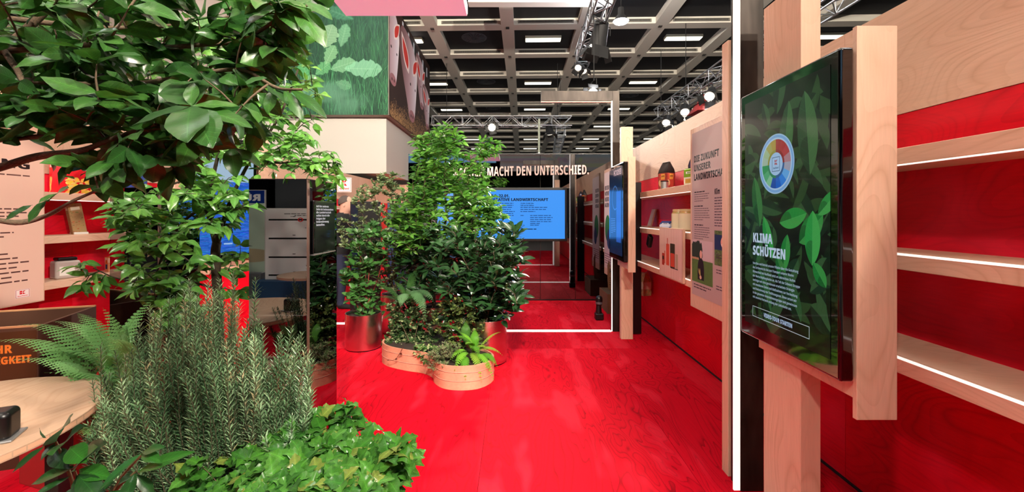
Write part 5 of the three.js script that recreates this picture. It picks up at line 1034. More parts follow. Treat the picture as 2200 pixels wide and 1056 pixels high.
// ---- sapling with a bare stem between the columns
{
  const K = 1.287, P2 = (x, y, d) => P(x, y, d * K), far = (p, q) => between(p * K, q * K);
  const root = P2(480, 1000, 2.02).setY(0.0);
  steelPot('steel planter of the sapling behind the rosemary', root.x, 2.02 * K, 0.17, 0.4);
  const t = plant('sapling', 'slender sapling with bright green leaves in front of the mirrored columns', 'tree', V3(root.x, 0.34, root.z));
  const saplingBark = mat(0x7d7a58, 0.85, 0, { map: barkTex });
  const br = [
    { name: 'trunk', pts: [V3(root.x, 0.34, root.z), P2(470, 720, 2.02), P2(468, 640, 2.02), P2(463, 540, 2.02), P2(466, 520, 2.02)], r0: 0.0300, r1: 0.0250 },
    { name: 'trunk', pts: [P2(466, 525, 2.02), P2(452, 470, 2.02), P2(440, 420, 2.02), P2(432, 350, 2.05), P2(400, 260, 2.1), P2(360, 170, 2.15), P2(330, 80, 2.2)], r0: 0.0213, r1: 0.0063 },
    { pts: [P2(466, 525, 2.02), P2(482, 470, 2.0), P2(500, 420, 2.0), P2(540, 340, 2.0), P2(600, 250, 2.0), P2(640, 150, 2.05)], r0: 0.0163, r1: 0.0050 },
    { pts: [P2(452, 470, 2.02), P2(455, 400, 2.0), P2(475, 300, 2.0), P2(490, 180, 2.05), P2(500, 60, 2.1)], r0: 0.0137, r1: 0.0050 },
    { pts: [P2(440, 430, 2.02), P2(410, 390, 1.98), P2(360, 400, 1.95), P2(320, 440, 1.9)], r0: 0.0100, r1: 0.0037 },
    { pts: [P2(440, 440, 2.02), P2(390, 480, 1.95), P2(345, 560, 1.9), P2(330, 620, 1.9)], r0: 0.0100, r1: 0.0037 },
    { pts: [P2(468, 620, 2.02), P2(380, 600, 1.95), P2(310, 605, 1.9), P2(250, 597, 1.85), P2(200, 575, 1.8)], r0: 0.0075, r1: 0.0025 },
    { pts: [P2(540, 340, 2.0), P2(600, 350, 1.98), P2(680, 345, 1.98), P2(720, 365, 1.98)], r0: 0.0075, r1: 0.0025 },
  ];
  const geos = [0, 1, 2, 3].map((k) => leafGeo(0.108, 0.045 + k * 0.003, { n: 6, peak: 0.42, fold: 0.15 + k * 0.06, droop: 0.15 + k * 0.12, wave: 0.35, tip: 1.0 }));
  grow(t, {
    branches: br.map((b) => ({ ...b, mat: saplingBark })), twigMat: saplingBark, geos, per: 6, whorl: 3, span: 0.2, tints: [0x4a8236, 0x55903a, 0x609c3e, 0x6ca642], gloss: 0.9, through: 0.36, tumble: 0.9, lift: -0.45, face: 0.3, aisle: 0.7,
    zones: [
      { poly: [[250, 410], [330, 395], [440, 400], [440, 560], [410, 640], [380, 690], [310, 700], [270, 640], [250, 560], [270, 480]], depth: far(1.75, 2.0), count: 66 },
      { poly: [[240, 420], [300, 405], [330, 500], [270, 560], [240, 470]], depth: far(1.72, 1.9), count: 24 },
      { poly: [[400, 330], [540, 320], [545, 440], [490, 520], [430, 470], [390, 400]], depth: far(1.85, 2.05), count: 40 },
      { poly: [[540, 290], [640, 280], [720, 330], [735, 395], [690, 380], [600, 370], [540, 380]], depth: far(1.85, 2.1), count: 58, leaf: 0.75 },
      { poly: [[300, 60], [560, 20], [640, 80], [690, 200], [680, 280], [560, 330], [400, 330], [330, 260], [280, 160]], depth: far(1.8, 2.4), count: 190, leaf: 0.85 },
      { poly: [[150, 535], [215, 540], [230, 600], [190, 625], [150, 600]], depth: far(1.76, 1.84), count: 5 },
      { poly: [[480, 540], [530, 520], [535, 620], [490, 640]], depth: far(2.0, 2.1), count: 8 },
    ],
  });
}
// ---- island planter (a curved trough) with its steel pots
const islandTop = 0.205;
{
  const out = [[-1.34, 4.32], [-1.25, 4.2], [-1.04, 4.08], [-0.84, 4.0], [-0.74, 3.9], [-0.7, 3.78], [-0.6, 3.66], [-0.46, 3.62], [-0.3, 3.65], [-0.19, 3.78], [-0.17, 3.92], [-0.24, 4.06], [-0.42, 4.18], [-0.56, 4.34], [-0.66, 4.56], [-0.86, 4.72], [-1.1, 4.74], [-1.28, 4.6], [-1.35, 4.45]].map(([x, d]) => V3(x, 0, -d));
  const c = new THREE.CatmullRomCurve3(out, true), pts = c.getPoints(120).slice(0, 120);
  const cx = -0.78, cz = -4.2;
  const sh = new THREE.Shape(pts.map((p) => new THREE.Vector2(p.x - cx, -(p.z - cz))));
  const inner = pts.map((p, i) => { const a = pts[(i + 119) % 120], b = pts[(i + 1) % 120], t = b.clone().sub(a).normalize(); return new THREE.Vector2(p.x + t.z * -0.018 - cx, -(p.z + t.x * 0.018 - cz)); });
  const area = THREE.ShapeUtils.area(inner) ** 2 < THREE.ShapeUtils.area(sh.getPoints()) ** 2;
  const rim = new THREE.Shape(sh.getPoints()); const hole = area ? inner : pts.map((p) => new THREE.Vector2((p.x - cx) * 0.965, -(p.z - cz) * 0.965)); rim.holes.push(new THREE.Path(hole));
  const t = thing('island_planter', 'low curved kidney-shaped pale trough planted with ferns and herbs', 'planter', [cx, 0, cz]);
  const clay = phys({ map: concreteTex, color: 0xe4ab9a, roughness: 0.7 });
  const ex = (s, h, y) => boxUV(new THREE.ExtrudeGeometry(s, { depth: h, bevelEnabled: false, curveSegments: 1 }).rotateX(-Math.PI / 2).translate(0, y, 0));
  add(t, 'wall', toCreasedNormals(ex(rim, islandTop, 0), 0.6), clay, 'pale trough wall');
  add(t, 'soil', ex(new THREE.Shape(hole), islandTop - 0.02, 0), soil);
  const bandPts = pts.map((p) => V3(p.x - cx, 0, p.z - cz)); for (const y of [0.075, 0.15]) { const cc = new THREE.CatmullRomCurve3(bandPts.map((p) => p.clone().setY(y)), true); add(t, 'band', new THREE.TubeGeometry(cc, 160, 0.0035, 5, true), mat(0xb98472, 0.7)); }
  steelPot('steel planter of the round-leaved shrub beside the island trough', -1.7, 4.8, 0.2, 0.4);
  steelPot('steel planter of the dark laurel bush beside the island trough', -0.26, 4.36, 0.205, 0.45);
  steelPot('steel planter of the tall tree half buried in ferns', -0.93, 4.98, 0.17, 0.44);
  steelPot('steel planter of the flowering bush behind the round-leaved plant', -1.5, 5.42, 0.18, 0.5);
}
// ---- tall tree of the island
{
  const root = V3(-0.93, 0.38, -4.98);
  const t = plant('potted_tree', 'tall slim tree with light green leaves rising from the plant island', 'tree', root);
  const a = P(958, 470, 4.95);
  const br = [
    { name: 'trunk', pts: [root, V3(-0.9, 0.9, -4.96), a, P(955, 380, 4.9), P(965, 285, 4.85)], r0: 0.022, r1: 0.006 },
    { name: 'trunk', pts: [root, V3(-0.98, 0.9, -4.98), P(925, 470, 4.9), P(915, 400, 4.85), P(905, 330, 4.8)], r0: 0.016, r1: 0.005 },
    { pts: [P(957, 420, 4.93), P(1000, 370, 4.85), P(1035, 330, 4.8), P(1055, 305, 4.8)], r0: 0.009, r1: 0.003 },
    { pts: [P(957, 470, 4.95), P(1010, 440, 4.8), P(1060, 440, 4.75)], r0: 0.008, r1: 0.003 },
  ];
  const geos = [0, 1, 2].map((k) => leafGeo(0.105, 0.042, { n: 5, peak: 0.45, fold: 0.2, droop: 0.15 + k * 0.15, wave: 0.2 }));
  grow(t, {
    branches: br, geos, per: 6, whorl: 3, span: 0.22, twig: 1.3, tints: [0x4c8a30, 0x589834, 0x66a63a, 0x74b042], gloss: 0.75, through: 0.38, tumble: 0.7, lift: -0.15, aisle: 0.5,
    zones: [
      { poly: [[950, 268], [990, 272], [1000, 330], [940, 330], [900, 345], [885, 300], [915, 285]], depth: between(4.6, 5.1), count: 101 },
      { poly: [[1030, 300], [1055, 292], [1078, 310], [1060, 345], [1030, 335]], depth: between(4.7, 4.9), count: 26 },
      { poly: [[890, 330], [1040, 325], [1050, 390], [1040, 420], [875, 420], [890, 370]], depth: between(4.55, 5.2), count: 216 },
      { poly: [[870, 400], [1050, 400], [1075, 470], [1000, 510], [860, 520], [850, 450]], depth: between(4.55, 5.2), count: 264 },
      { poly: [[840, 430], [900, 420], [920, 520], [860, 560], [830, 500]], depth: between(4.5, 5.0), count: 96 },
      { poly: [[1020, 430], [1080, 440], [1085, 490], [1030, 500]], depth: between(4.6, 4.85), count: 58 },
    ],
  });
}
// ---- dark laurel
{
  const root = V3(-0.26, 0.4, -4.36);
  const t = plant('laurel_bush', 'broad bush with dark glossy laurel leaves in front of the blue screen', 'bush', root);
  const tips = [[970, 520], [1020, 490], [1080, 500], [1120, 560], [1100, 640], [980, 620], [940, 570], [1050, 560]];
  const br = tips.map(([x, y]) => ({ pts: [root.clone().add(V3(gauss() * 0.05, 0, gauss() * 0.05)), P((x + 1043 * 2) / 3, (y + 1300) / 3, 4.36), P((x * 2 + 1043) / 3, (y * 2 + 620) / 3, rr(4.1, 4.5)), P(x, y, rr(4.05, 4.5))], r0: 0.01, r1: 0.003 }));
  const geos = [0, 1, 2].map((k) => leafGeo(0.142, 0.05, { n: 6, peak: 0.55, fold: 0.2, droop: 0.1 + k * 0.14, wave: 0.15, tip: 0.9 }));
  grow(t, {
    branches: br, geos, per: 7, whorl: 4, span: 0.16, twig: 1.4, tints: [0x1f4520, 0x254e26, 0x2c572b, 0x345f30], gloss: 1, through: 0.16, tumble: 0.6, lift: 0.25,
    zones: [
      { poly: [[930, 540], [980, 510], [1040, 500], [1110, 520], [1140, 590], [1120, 660], [1070, 690], [1000, 660], [940, 620]], depth: between(3.95, 4.7), count: 221 },
      { poly: [[1080, 480], [1118, 478], [1115, 520], [1080, 520]], depth: between(4.2, 4.4), count: 12 },
      { poly: [[925, 490], [1000, 495], [985, 545], [930, 540]], depth: between(4.2, 4.5), count: 29 },
      { poly: [[850, 500], [950, 500], [950, 640], [900, 650], [860, 590]], depth: between(4.6, 5.2), count: 110 },
      { poly: [[940, 600], [1120, 600], [1110, 690], [1050, 705], [960, 680]], depth: between(4.1, 4.7), count: 60 },
    ],
  });
}
// ---- round-leaved plant in the left steel pot
{
  const root = V3(-1.7, 0.36, -4.8);
  const t = plant('potted_shrub', 'round-leaved green shrub with red stems in a steel pot', 'shrub', root);
  const stemM = mat(0x7a2f26, 0.7);
  const tips = [[770, 500], [800, 490], [830, 530], [750, 570], [760, 640], [785, 560]];
  const br = tips.map(([x, y]) => ({ name: 'stem', mat: stemM, pts: [root.clone().add(V3(gauss() * 0.04, 0, gauss() * 0.04)), P((x + 785) / 2, (y + 690) / 2, 4.8), P(x, y, rr(4.65, 4.9))], r0: 0.009, r1: 0.003 }));
  const geos = [0, 1, 2].map((k) => leafGeo(0.1, 0.052, { n: 5, peak: 0.5, fold: 0.15, droop: 0.1 + k * 0.12, tip: 0.75 }));
  grow(t, {
    branches: br, geos, per: 6, whorl: 4, span: 0.18, twig: 1.2, tints: [0x356a2c, 0x3f7632, 0x4a823a, 0x568c44], gloss: 0.9, through: 0.25, tumble: 0.6, lift: 0.25,
    zones: [
      { poly: [[755, 500], [800, 482], [838, 510], [842, 560], [810, 590], [750, 590], [738, 550]], depth: between(4.6, 5.0), count: 92 },
      { poly: [[735, 580], [775, 590], [775, 660], [745, 650]], depth: between(4.65, 4.8), count: 24 },
      { poly: [[770, 600], [815, 600], [815, 690], [770, 690]], depth: between(4.7, 4.95), count: 32 },
    ],
  });
}
// ---- flowering bush with tiny pale leaves
{
  const root = V3(-1.5, 0.45, -5.42);
  const t = plant('flowering_bush', 'airy bush with tiny pale grey-green leaves behind the round-leaved shrub', 'bush', root);
  const tips = [[765, 430], [800, 400], [840, 380], [880, 440], [740, 470], [860, 500], [830, 450]];
  const br = tips.map(([x, y]) => ({ name: 'stem', pts: [root.clone().add(V3(gauss() * 0.05, 0, gauss() * 0.05)), P((x + 850) / 2, (y + 620) / 2, 5.4), P(x, y, rr(5.2, 5.55))], r0: 0.009, r1: 0.003 }));
  const geos = [leafGeo(0.052, 0.027, { n: 3, cols: 1, droop: 0.1 }), leafGeo(0.058, 0.03, { n: 3, cols: 1, droop: 0.3 })];
  grow(t, {
    branches: br, geos, per: 16, whorl: 4, span: 0.3, twig: 0.9, tints: [0x5e7a4a, 0x768f5e, 0x93a878, 0xb4c196], gloss: 0.4, through: 0.3, tumble: 0.8, lift: 0.2, most: 200,
    zones: [
      { poly: [[820, 370], [860, 372], [880, 420], [860, 450], [800, 440], [755, 440], [770, 400]], depth: between(5.1, 5.6), count: 88 },
      { poly: [[725, 470], [790, 450], [870, 440], [900, 500], [860, 560], [730, 530]], depth: between(5.1, 5.6), count: 140 },
      { poly: [[780, 520], [900, 480], [920, 600], [830, 640], [790, 600]], depth: between(5.1, 5.6), count: 150 },
    ],
  });
}
// ---- ferns: fronds with two ranks of divided pinnae
function frondGeo(L, W, n, droop, curl = 0) {
  const pos = [], idx = [], co = [];
  const at = (t) => V3(curl * L * t * t, L * 0.35 * Math.sin(t * 1.9) - droop * L * t * t, L * (t - 0.25 * droop * t * t));
  const tri = (a, b, c) => { const i = pos.length / 3; for (const p of [a, b, c]) { pos.push(p.x, p.y, p.z); co.push(1, 1, 1); } idx.push(i, i + 1, i + 2); };
  let prev = at(0);
  for (let i = 1; i <= n; i++) {                               // rachis
    const p = at(i / n), s = 0.0022 * (1 - i / n) + 0.0006, k = pos.length / 3;
    pos.push(prev.x - s, prev.y, prev.z, prev.x + s, prev.y, prev.z, p.x - s, p.y, p.z, p.x + s, p.y, p.z); for (let q = 0; q < 4; q++) co.push(0.6, 0.45, 0.3); idx.push(k, k + 2, k + 1, k + 1, k + 2, k + 3);
    prev = p;
  }
  for (let i = Math.round(n * 0.2); i < n; i++) {
    const t = i / n, c = at(t), tg = at(Math.min(1, t + 0.02)).sub(at(t - 0.02)).normalize();
    const l = W / 2 * Math.pow(Math.sin(Math.PI * Math.pow((t - 0.16) / 0.84, 0.7)), 0.85) * (1 - 0.08 * (i % 2));
    const lat = V3(1, 0, 0).addScaledVector(tg, -tg.x).normalize(), up = V3().crossVectors(tg, lat);
    for (const s of [-1, 1]) {
      const d = lat.clone().multiplyScalar(s).addScaledVector(tg, 0.42).addScaledVector(up, -0.16).normalize();
      const m = Math.max(3, Math.round(l / 0.011)), e = V3().crossVectors(up, d).normalize();
      { const w0 = Math.min(l * 0.16, L / n * 0.46), tipP = c.clone().addScaledVector(d, l * 1.04).addScaledVector(up, -0.12 * l), mid = c.clone().addScaledVector(d, l * 0.5).addScaledVector(up, -0.03 * l); tri(c.clone().addScaledVector(e, w0), c.clone().addScaledVector(e, -w0), mid.clone().addScaledVector(e, w0 * 0.7)); tri(c.clone().addScaledVector(e, -w0), mid.clone().addScaledVector(e, -w0 * 0.7), mid.clone().addScaledVector(e, w0 * 0.7)); tri(mid.clone().addScaledVector(e, w0 * 0.7), mid.clone().addScaledVector(e, -w0 * 0.7), tipP); }
      for (let k = 0; k < m; k++) {
        const u = k / m, b = c.clone().addScaledVector(d, l * u).addScaledVector(up, -0.12 * l * u * u), w = Math.min(l * 0.3, L / n * 0.85) * (1 - u * 0.8) + 0.002, h = l / m * 0.5;
        for (const q of [-1, 1]) { const f = b.clone().addScaledVector(e, q * w).addScaledVector(d, w * 0.45); tri(b.clone().addScaledVector(d, -h), b.clone().addScaledVector(d, h), f); }
      }
    }
  }
  const g = new THREE.BufferGeometry();
  g.setAttribute('position', new THREE.Float32BufferAttribute(pos, 3)); g.setAttribute('color', new THREE.Float32BufferAttribute(co, 3)); g.setIndex(idx); g.computeVertexNormals();
  return g;
}
function fern(label, root, list, tint, { W = 0.2, n = 26, gloss = 0.2, through = 0.45 } = {}) {
  const spread = list.length > 10 ? 0.1 : 0.04, t = plant('fern', label, 'fern', root), mats = tint.map((c) => leafMat(c, gloss, through));
  list.forEach(([px, py, d, droop, curl = 0], k) => {
    const from = V3(gauss() * spread, 0, gauss() * spread), tip = P(px, py, d), v = tip.clone().sub(root).sub(from), flat = Math.hypot(v.x, v.z), L = v.length() * 1.08;
    // lay the frond from the root to its tip: its own end point is found first, then turned onto the tip
    const g = frondGeo(L, W * rr(0.85, 1.1), n, droop, curl), end = V3(curl * L, L * 0.35 * Math.sin(1.9) - droop * L, L * (1 - 0.25 * droop));
    const yaw = Math.atan2(v.x, v.z) - Math.atan2(end.x, end.z), o = addW(t, 'frond', g, mats[k % mats.length]);
    const ry = new THREE.Quaternion().setFromAxisAngle(V3(0, 1, 0), yaw), e2 = end.clone().applyQuaternion(ry);
    const ax = V3().crossVectors(e2, v).normalize(), ang = e2.angleTo(v);
    if (ang > 1e-4) ry.premultiply(new THREE.Quaternion().setFromAxisAngle(ax, ang));
    o.quaternion.copy(ry); o.position.copy(from); o.scale.setScalar(v.length() / end.length());
  });
  return t;
}
fern('large pale green fern arching towards the oval table', P(250, 900, 2.05), [[-30, 735, 2.0, 0.45], [5, 775, 1.95, 0.6], [30, 700, 2.15, 0.4], [95, 800, 1.9, 0.7], [110, 690, 2.25, 0.3, 0.1], [165, 672, 2.3, 0.25], [220, 660, 2.1, 0.2, -0.1], [300, 665, 2.25, 0.15, 0.15], [60, 745, 1.92, 0.55, 0.15], [150, 760, 1.8, 0.6], [205, 730, 1.78, 0.45, -0.15], [330, 640, 2.3, 0.1]], [0x86c074, 0x9ad28a, 0x76b066], { W: 0.135, n: 30 });
fern('low fern with pale fronds under the rosemary', P(290, 1000, 1.75), [[180, 890, 1.7, 0.4], [200, 960, 1.6, 0.6], [150, 1000, 1.55, 0.6], [230, 1010, 1.5, 0.6], [300, 930, 1.6, 0.5], [330, 985, 1.55, 0.6], [120, 930, 1.7, 0.5], [260, 880, 1.7, 0.3]], [0x7ab064, 0x94c683], { W: 0.125, n: 28 });
fern('bright yellow-green fern hanging over the round end of the trough', P(1010, 765, 3.86), [[960, 725, 3.8, 0.5], [985, 712, 3.9, 0.35], [1078, 712, 3.9, 0.1], [1070, 790, 3.75, 0.6], [1062, 820, 3.68, 0.8], [1035, 822, 3.62, 0.9], [1000, 820, 3.6, 0.9], [965, 775, 3.65, 0.7], [1045, 745, 3.8, 0.4], [1020, 705, 3.95, 0.25], [975, 800, 3.6, 0.8], [1082, 765, 3.85, 0.4], [1030, 770, 3.6, 0.6], [1000, 740, 3.7, 0.5]], [0x5fa02c, 0x7fbf3a, 0x8fb840], { W: 0.1, n: 22 });
fern('dark arching fern between the steel pot and the laurel', P(880, 690, 4.72), [[800, 640, 4.6, 0.5], [790, 610, 4.7, 0.35], [815, 690, 4.5, 0.7], [840, 600, 4.8, 0.3], [860, 735, 4.4, 0.8], [900, 570, 4.9, 0.2], [840, 700, 4.45, 0.7], [880, 590, 4.8, 0.2]], [0x2f5626, 0x3d6a30], { W: 0.17, n: 28 });
fern('pale drooping fern frond in front of the hidden steel pot', P(880, 635, 4.6), [[915, 690, 4.3, 0.7], [935, 655, 4.35, 0.5], [860, 660, 4.35, 0.6], [905, 665, 4.25, 0.6]], [0x6f9a6a, 0x5c8a58], { W: 0.15, n: 24 });
fern('feathery fern standing between trough and laurel pot', P(1000, 745, 4.05), [[940, 700, 4.0, 0.4], [1000, 690, 4.1, 0.2], [1030, 715, 4.0, 0.3]], [0x4c8032], { W: 0.14, n: 22 });

// ---- ground cover of the island
function clump(name, label, cat, root, zones, geos, tints, o = {}) {
  const t = plant(name, label, cat, root);
  const br = zones.flatMap((z) => [0, 1, 2].map(() => { const [x, y] = sample(z.poly); return { name: 'stem', pts: [root.clone().add(V3(gauss() * 0.08, 0, gauss() * 0.05)), P(x, y + 10, z.depth(x, y)).lerp(root, 0.5).add(V3(0, 0.03, 0)), P(x, y, z.depth(x, y))], r0: 0.004, r1: 0.0015 }; }));
  grow(t, { branches: br, geos, tints, zones, per: 12, whorl: 4, span: 0.14, twig: 0.7, tumble: 0.8, lift: 0.3, gloss: 0.4, through: 0.3, most: 120, ...o });
}
const tiny = [leafGeo(0.042, 0.022, { n: 3, cols: 1, droop: 0.15 }), leafGeo(0.048, 0.03, { n: 3, cols: 1, droop: 0.3 })];
clump('box_shrub', 'small olive box shrub in the middle of the island', 'shrub', V3(-0.62, 0.19, -4.3), [{ poly: [[935, 650], [1000, 640], [1040, 690], [1035, 745], [960, 745], [930, 700]], depth: between(4.05, 4.4), count: 216 }], tiny, [0x2d421b, 0x45592a, 0x5f7438, 0x8a9a58]);
clump('ground_cover', 'trailing dark green ground cover filling the trough under the ferns', 'plant', V3(-1.05, 0.19, -4.4), [{ poly: [[822, 735], [850, 700], [940, 705], [950, 775], [880, 768], [830, 750]], depth: (x, y) => 4.62 - (y - 700) / 70 * 0.45 + gauss() * 0.06, count: 297 }, { poly: [[835, 650], [900, 640], [930, 700], [840, 715]], depth: between(4.4, 4.75), count: 162 }], tiny, [0x263f1c, 0x3a5a2a, 0x4f7440, 0x9aa576]);
clump('herb_cushion', 'grey-green herb cushion spilling over the trough edge', 'herb', V3(-0.62, 0.19, -3.85), [{ poly: [[918, 760], [950, 735], [990, 745], [990, 805], [940, 800], [920, 790]], depth: between(3.66, 3.9), count: 189 }], [leafGeo(0.035, 0.006, { n: 3, cols: 1, droop: 0.1 })], [0x53703c, 0x6f8a55, 0x8fa274, 0xa89a80], { per: 16 });
clump('variegated_ivy', 'small cream-edged ivy hanging over the trough front', 'plant', V3(-0.95, 0.2, -4.1), [{ poly: [[880, 740], [940, 745], [945, 790], [890, 770]], depth: between(3.98, 4.12), count: 70 }], tiny, [0x3f6a2f, 0x6c8f4c, 0xc9cf9a]);
{
  const t = plant('trailing_sprig', 'thin dry brown sprig hanging down the trough wall', 'sprig', P(862, 752, 4.1));
  const pts = [P(866, 745, 4.1), P(858, 760, 4.06), P(848, 772, 4.06), P(832, 774, 4.1)]; addW(t, 'stem', tube(pts, 0.003, 0.0015, 5), mat(0x5a2a1a, 0.9));
  const g = leafGeo(0.03, 0.018, { n: 3, cols: 1 }), lm = leafMat(0x53241a, 0.2, 0.2); for (const p of pts.slice(1)) for (let k = 0; k < 2; k++) { const o = add(t, 'leaf', g, lm); o.position.copy(p).sub(t.position); o.quaternion.setFromEuler(new THREE.Euler(rr(0, 3), rr(0, 3), 0)); }
}
// ---- rosemary
{
  const root = P(470, 1000, 1.63).setY(0.38);
  steelPot('steel planter of the rosemary, mostly hidden by foliage', root.x, 1.63, 0.19, 0.42);
  const t = plant('rosemary', 'big upright rosemary bush in front of the mirrored column', 'herb', root);
  const needle = (() => { const g = new THREE.BufferGeometry(); const L = 0.03, w = 0.0024; g.setAttribute('position', new THREE.Float32BufferAttribute([0, 0, 0, -w, 0.0006, L * 0.45, 0, 0, L * 0.5, w, 0.0006, L * 0.45, 0, -0.001, L], 3)); g.setIndex([0, 1, 2, 0, 2, 3, 1, 4, 2, 2, 4, 3]); g.computeVertexNormals(); return g; })();
  const tints = [0x3f6540, 0x567a52, 0x73976c, 0x96b48a, 0xa39670].map(col), rm = leafMat(0xffffff, 0.35, 0.15), stemM = mat(0x4a4632, 0.9);
  const top = [[190, 805], [215, 775], [245, 725], [275, 685], [300, 675], [330, 630], [365, 615], [400, 565], [425, 615], [450, 575], [480, 595], [510, 570], [545, 595], [560, 685], [590, 725], [620, 700], [645, 685], [675, 735]];
  const shoots = [];
  for (let k = 0; k < 360; k++) {
    const q = rnd() * (top.length - 1), i = q | 0, f = q - i, tx = top[i][0] + (top[Math.min(i + 1, top.length - 1)][0] - top[i][0]) * f, ty = top[i][1] + (top[Math.min(i + 1, top.length - 1)][1] - top[i][1]) * f;
    const drop = Math.pow(rnd(), 0.8) * 240, py = Math.min(940, ty + drop), px = tx + gauss() * 24, d = 1.74 + gauss() * 0.17 - (py - ty) / 240 * 0.2;
    shoots.push([px, py, d]);
  }
  shoots.forEach(([px, py, d], k) => {
    const tip = P(px, py, d), base = root.clone().add(V3(gauss() * 0.13 + (tip.x - root.x) * 0.45, 0, gauss() * 0.1)), h = tip.y - base.y;
    const mid = base.clone().lerp(tip, 0.5).add(V3((tip.x - base.x) * 0.28 + gauss() * 0.05, -h * 0.06, gauss() * 0.07)), c = new THREE.CatmullRomCurve3([base, mid, tip]);
    const L = c.getLength(), from = Math.max(0.12, 1 - 0.6 / L) * rr(0.6, 1), list = [], n = Math.round((1 - from) * L / 0.003), dir = V3();
    const ti = rnd();
    for (let i = 0; i < n; i++) {
      const u = from + (1 - from) * i / n, p = c.getPoint(u); c.getTangent(u, dir);
      const az = i * 2.4, sx = V3(Math.cos(az), 0, Math.sin(az)), dd = dir.clone().multiplyScalar(0.55 + 0.5 * u).add(sx).normalize();
      list.push({ geo: needle, m: basis(p, dd, V3(0, 1, 0).addScaledVector(sx, -0.5), rr(0.75, 1.25) * (u > 0.97 ? 0.7 : 1)), tint: tints[Math.min(4, (ti * 3 + rnd() * 1.6) | 0)] });
    }
    const s = addW(t, 'shoot', mergeCopies(list), rm);
    add(s, 'stem', tube([base, mid, tip], 0.0026, 0.001, 5, 6), stemM);
  });
}
// ---- grape ivy spilling over its pot
{
  const root = P(640, 1010, 1.45).setY(0.5);
  steelPot('steel planter under the mound of grape ivy', root.x, 1.45, 0.22, 0.55);
  const t = plant('grape_ivy', 'mound of bright green lobed ivy leaves spilling over its pot', 'ivy', root);
  const lob = [[0.05, 0.55, 0.85, 0.55, 0.8, 0.48, 0.5, 0.2, 0.03], [0.05, 0.5, 0.95, 0.6, 0.6, 0.62, 0.35, 0.2, 0.03], [0.05, 0.7, 0.8, 0.5, 0.62, 0.4, 0.42, 0.16, 0.03]];
  const geos = lob.flatMap((l, k) => [leafGeo(0.078, 0.078, { n: 8, lobes: l, fold: 0.12, droop: 0.3 + k * 0.08, wave: 0.4, rib: 1.3 }), leafGeo(0.068, 0.062, { n: 8, lobes: l, fold: 0.25, droop: 0.45, wave: 0.5, rib: 1.3 })]);
  const top = (x) => 885 + Math.pow(Math.abs(x - 690) / 190, 2.2) * 70;
  const dz = (x, y) => 1.72 - Math.min(1, Math.max(0, (y - top(x)) / 150)) * 0.5 - Math.abs(x - 660) / 260 * 0.06 + gauss() * 0.03;
  grow(t, {
    branches: [[500, 990], [560, 940], [640, 910], [720, 905], [800, 940], [850, 1000], [700, 1020]].map(([x, y]) => ({ name: 'stem', pts: [root, P(x, y + 30, dz(x, y)).lerp(root, 0.4).add(V3(0, 0.04, 0)), P(x, y + 6, dz(x, y))], r0: 0.005, r1: 0.002 })),
    geos, per: 5, whorl: 3, span: 0.06, twig: 0.5, tints: [0x346f22, 0x3c7a26, 0x45842a, 0x4f8e30, 0x468428, 0x3f7d28, 0x39752a, 0x4a8a2c, 0x54933a, 0x7f9440], gloss: 0.5, through: 0.35, tumble: 0.45, lift: 0.05, face: 0.9, most: 290,
    zones: [
      { poly: [[520, 940], [590, 905], [650, 888], [720, 885], [790, 900], [830, 950], [850, 1060], [470, 1075], [440, 1040], [480, 970]], depth: dz, count: 125 },
      { poly: [[600, 960], [800, 940], [800, 1060], [560, 1060]], depth: dz, count: 36 },
      { poly: [[820, 930], [880, 960], [885, 1010], [860, 1060], [830, 1060]], depth: between(1.35, 1.5), count: 16 },
      { poly: [[660, 865], [700, 870], [700, 900], [650, 900]], depth: between(1.6, 1.7), count: 5, leaf: 0.7 },
      { poly: [[735, 868], [770, 868], [768, 890], [740, 895]], depth: between(1.6, 1.66), count: 3, leaf: 0.9 },
      { poly: [[400, 960], [470, 950], [470, 1060], [390, 1060]], depth: between(1.45, 1.6), count: 10 },
    ],
  });
}
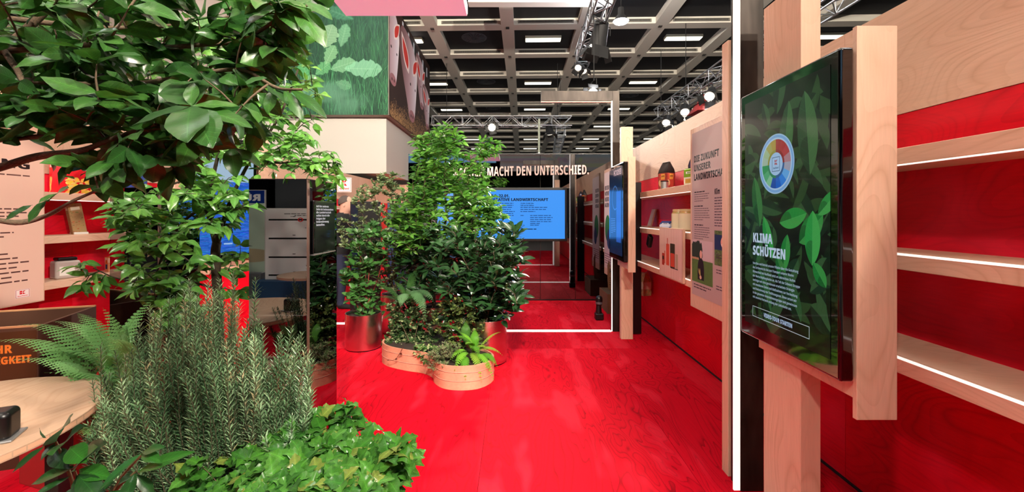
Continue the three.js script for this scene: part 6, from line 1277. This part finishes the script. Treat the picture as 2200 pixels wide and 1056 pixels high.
// ---- long-leaved plant at the lower left
{
  const root = P(190, 1130, 1.12);
  const pot = steelPot('steel planter of the long-leaved plant below the oval table', root.x, 1.12, 0.16, 0.5); root.y = 0.45;
  const t = plant('long_leaved_plant', 'plant with long dark glossy pointed leaves below the oval table', 'plant', root);
  const stems = [[160, 1010], [292, 1012], [120, 948], [305, 975], [185, 1040], [230, 1060]];
  for (const [x, y] of stems) addW(t, 'stem', tube([root, P((x + 190) / 2, (y + 1120) / 2, 1.12), P(x, y, 1.1)], 0.006, 0.003, 6), mat(0x6b5a3a, 0.8));
  const L = [[[96, 958], [14, 1014], 0.42], [[122, 946], [127, 898], 1.1], [[140, 948], [106, 968], 1], [[140, 950], [168, 910], 0.9], [[100, 940], [78, 922], 1], [[162, 1002], [52, 1034], 0.4], [[160, 1010], [190, 955], 0.9], [[162, 1000], [205, 945], 0.8], [[152, 1022], [66, 1062], 0.45], [[306, 972], [200, 1050], 0.42], [[296, 1014], [398, 962], 0.22], [[294, 1012], [254, 1036], 1.3], [[290, 1015], [262, 1080], 0.9], [[250, 1030], [190, 1070], 0.6], [[170, 1008], [230, 1020], 0.7], [[165, 1020], [180, 1080], 0.9], [[168, 1018], [215, 1075], 0.8], [[305, 972], [345, 955], 0.5], [[304, 974], [340, 985], 0.4], [[120, 950], [85, 985], 0.8], [[186, 1040], [120, 1070], 0.6], [[230, 1056], [290, 1090], 0.8], [[150, 960], [175, 985], 1], [[110, 965], [140, 1000], 0.9], [[292, 1018], [330, 1060], 0.8]];
  const leaves = L.map(([a, b, w], k) => { const A = P(...a, 1.1 + gauss() * 0.03), Bv = P(...b, 1.06 + gauss() * 0.06), d = Bv.clone().sub(A); return { geo: leafGeo(0.1, 0.032 * w + 0.012, { n: 9, peak: 0.5, fold: 0.2, droop: 0.14, wave: 0.2, rib: 1.25 }), m: basis(A, d, V3(gauss() * 0.3, 0.8, 0.6), d.length() / 0.1 * 1.03), tint: k % 4 }; });
  putLeaves(t, leaves, [0x1d4a1c, 0x27602a, 0x2f6f22, 0x1a3f1a], { gloss: 0.9, through: 0.25 });
}
renderer.render(scene, camera);
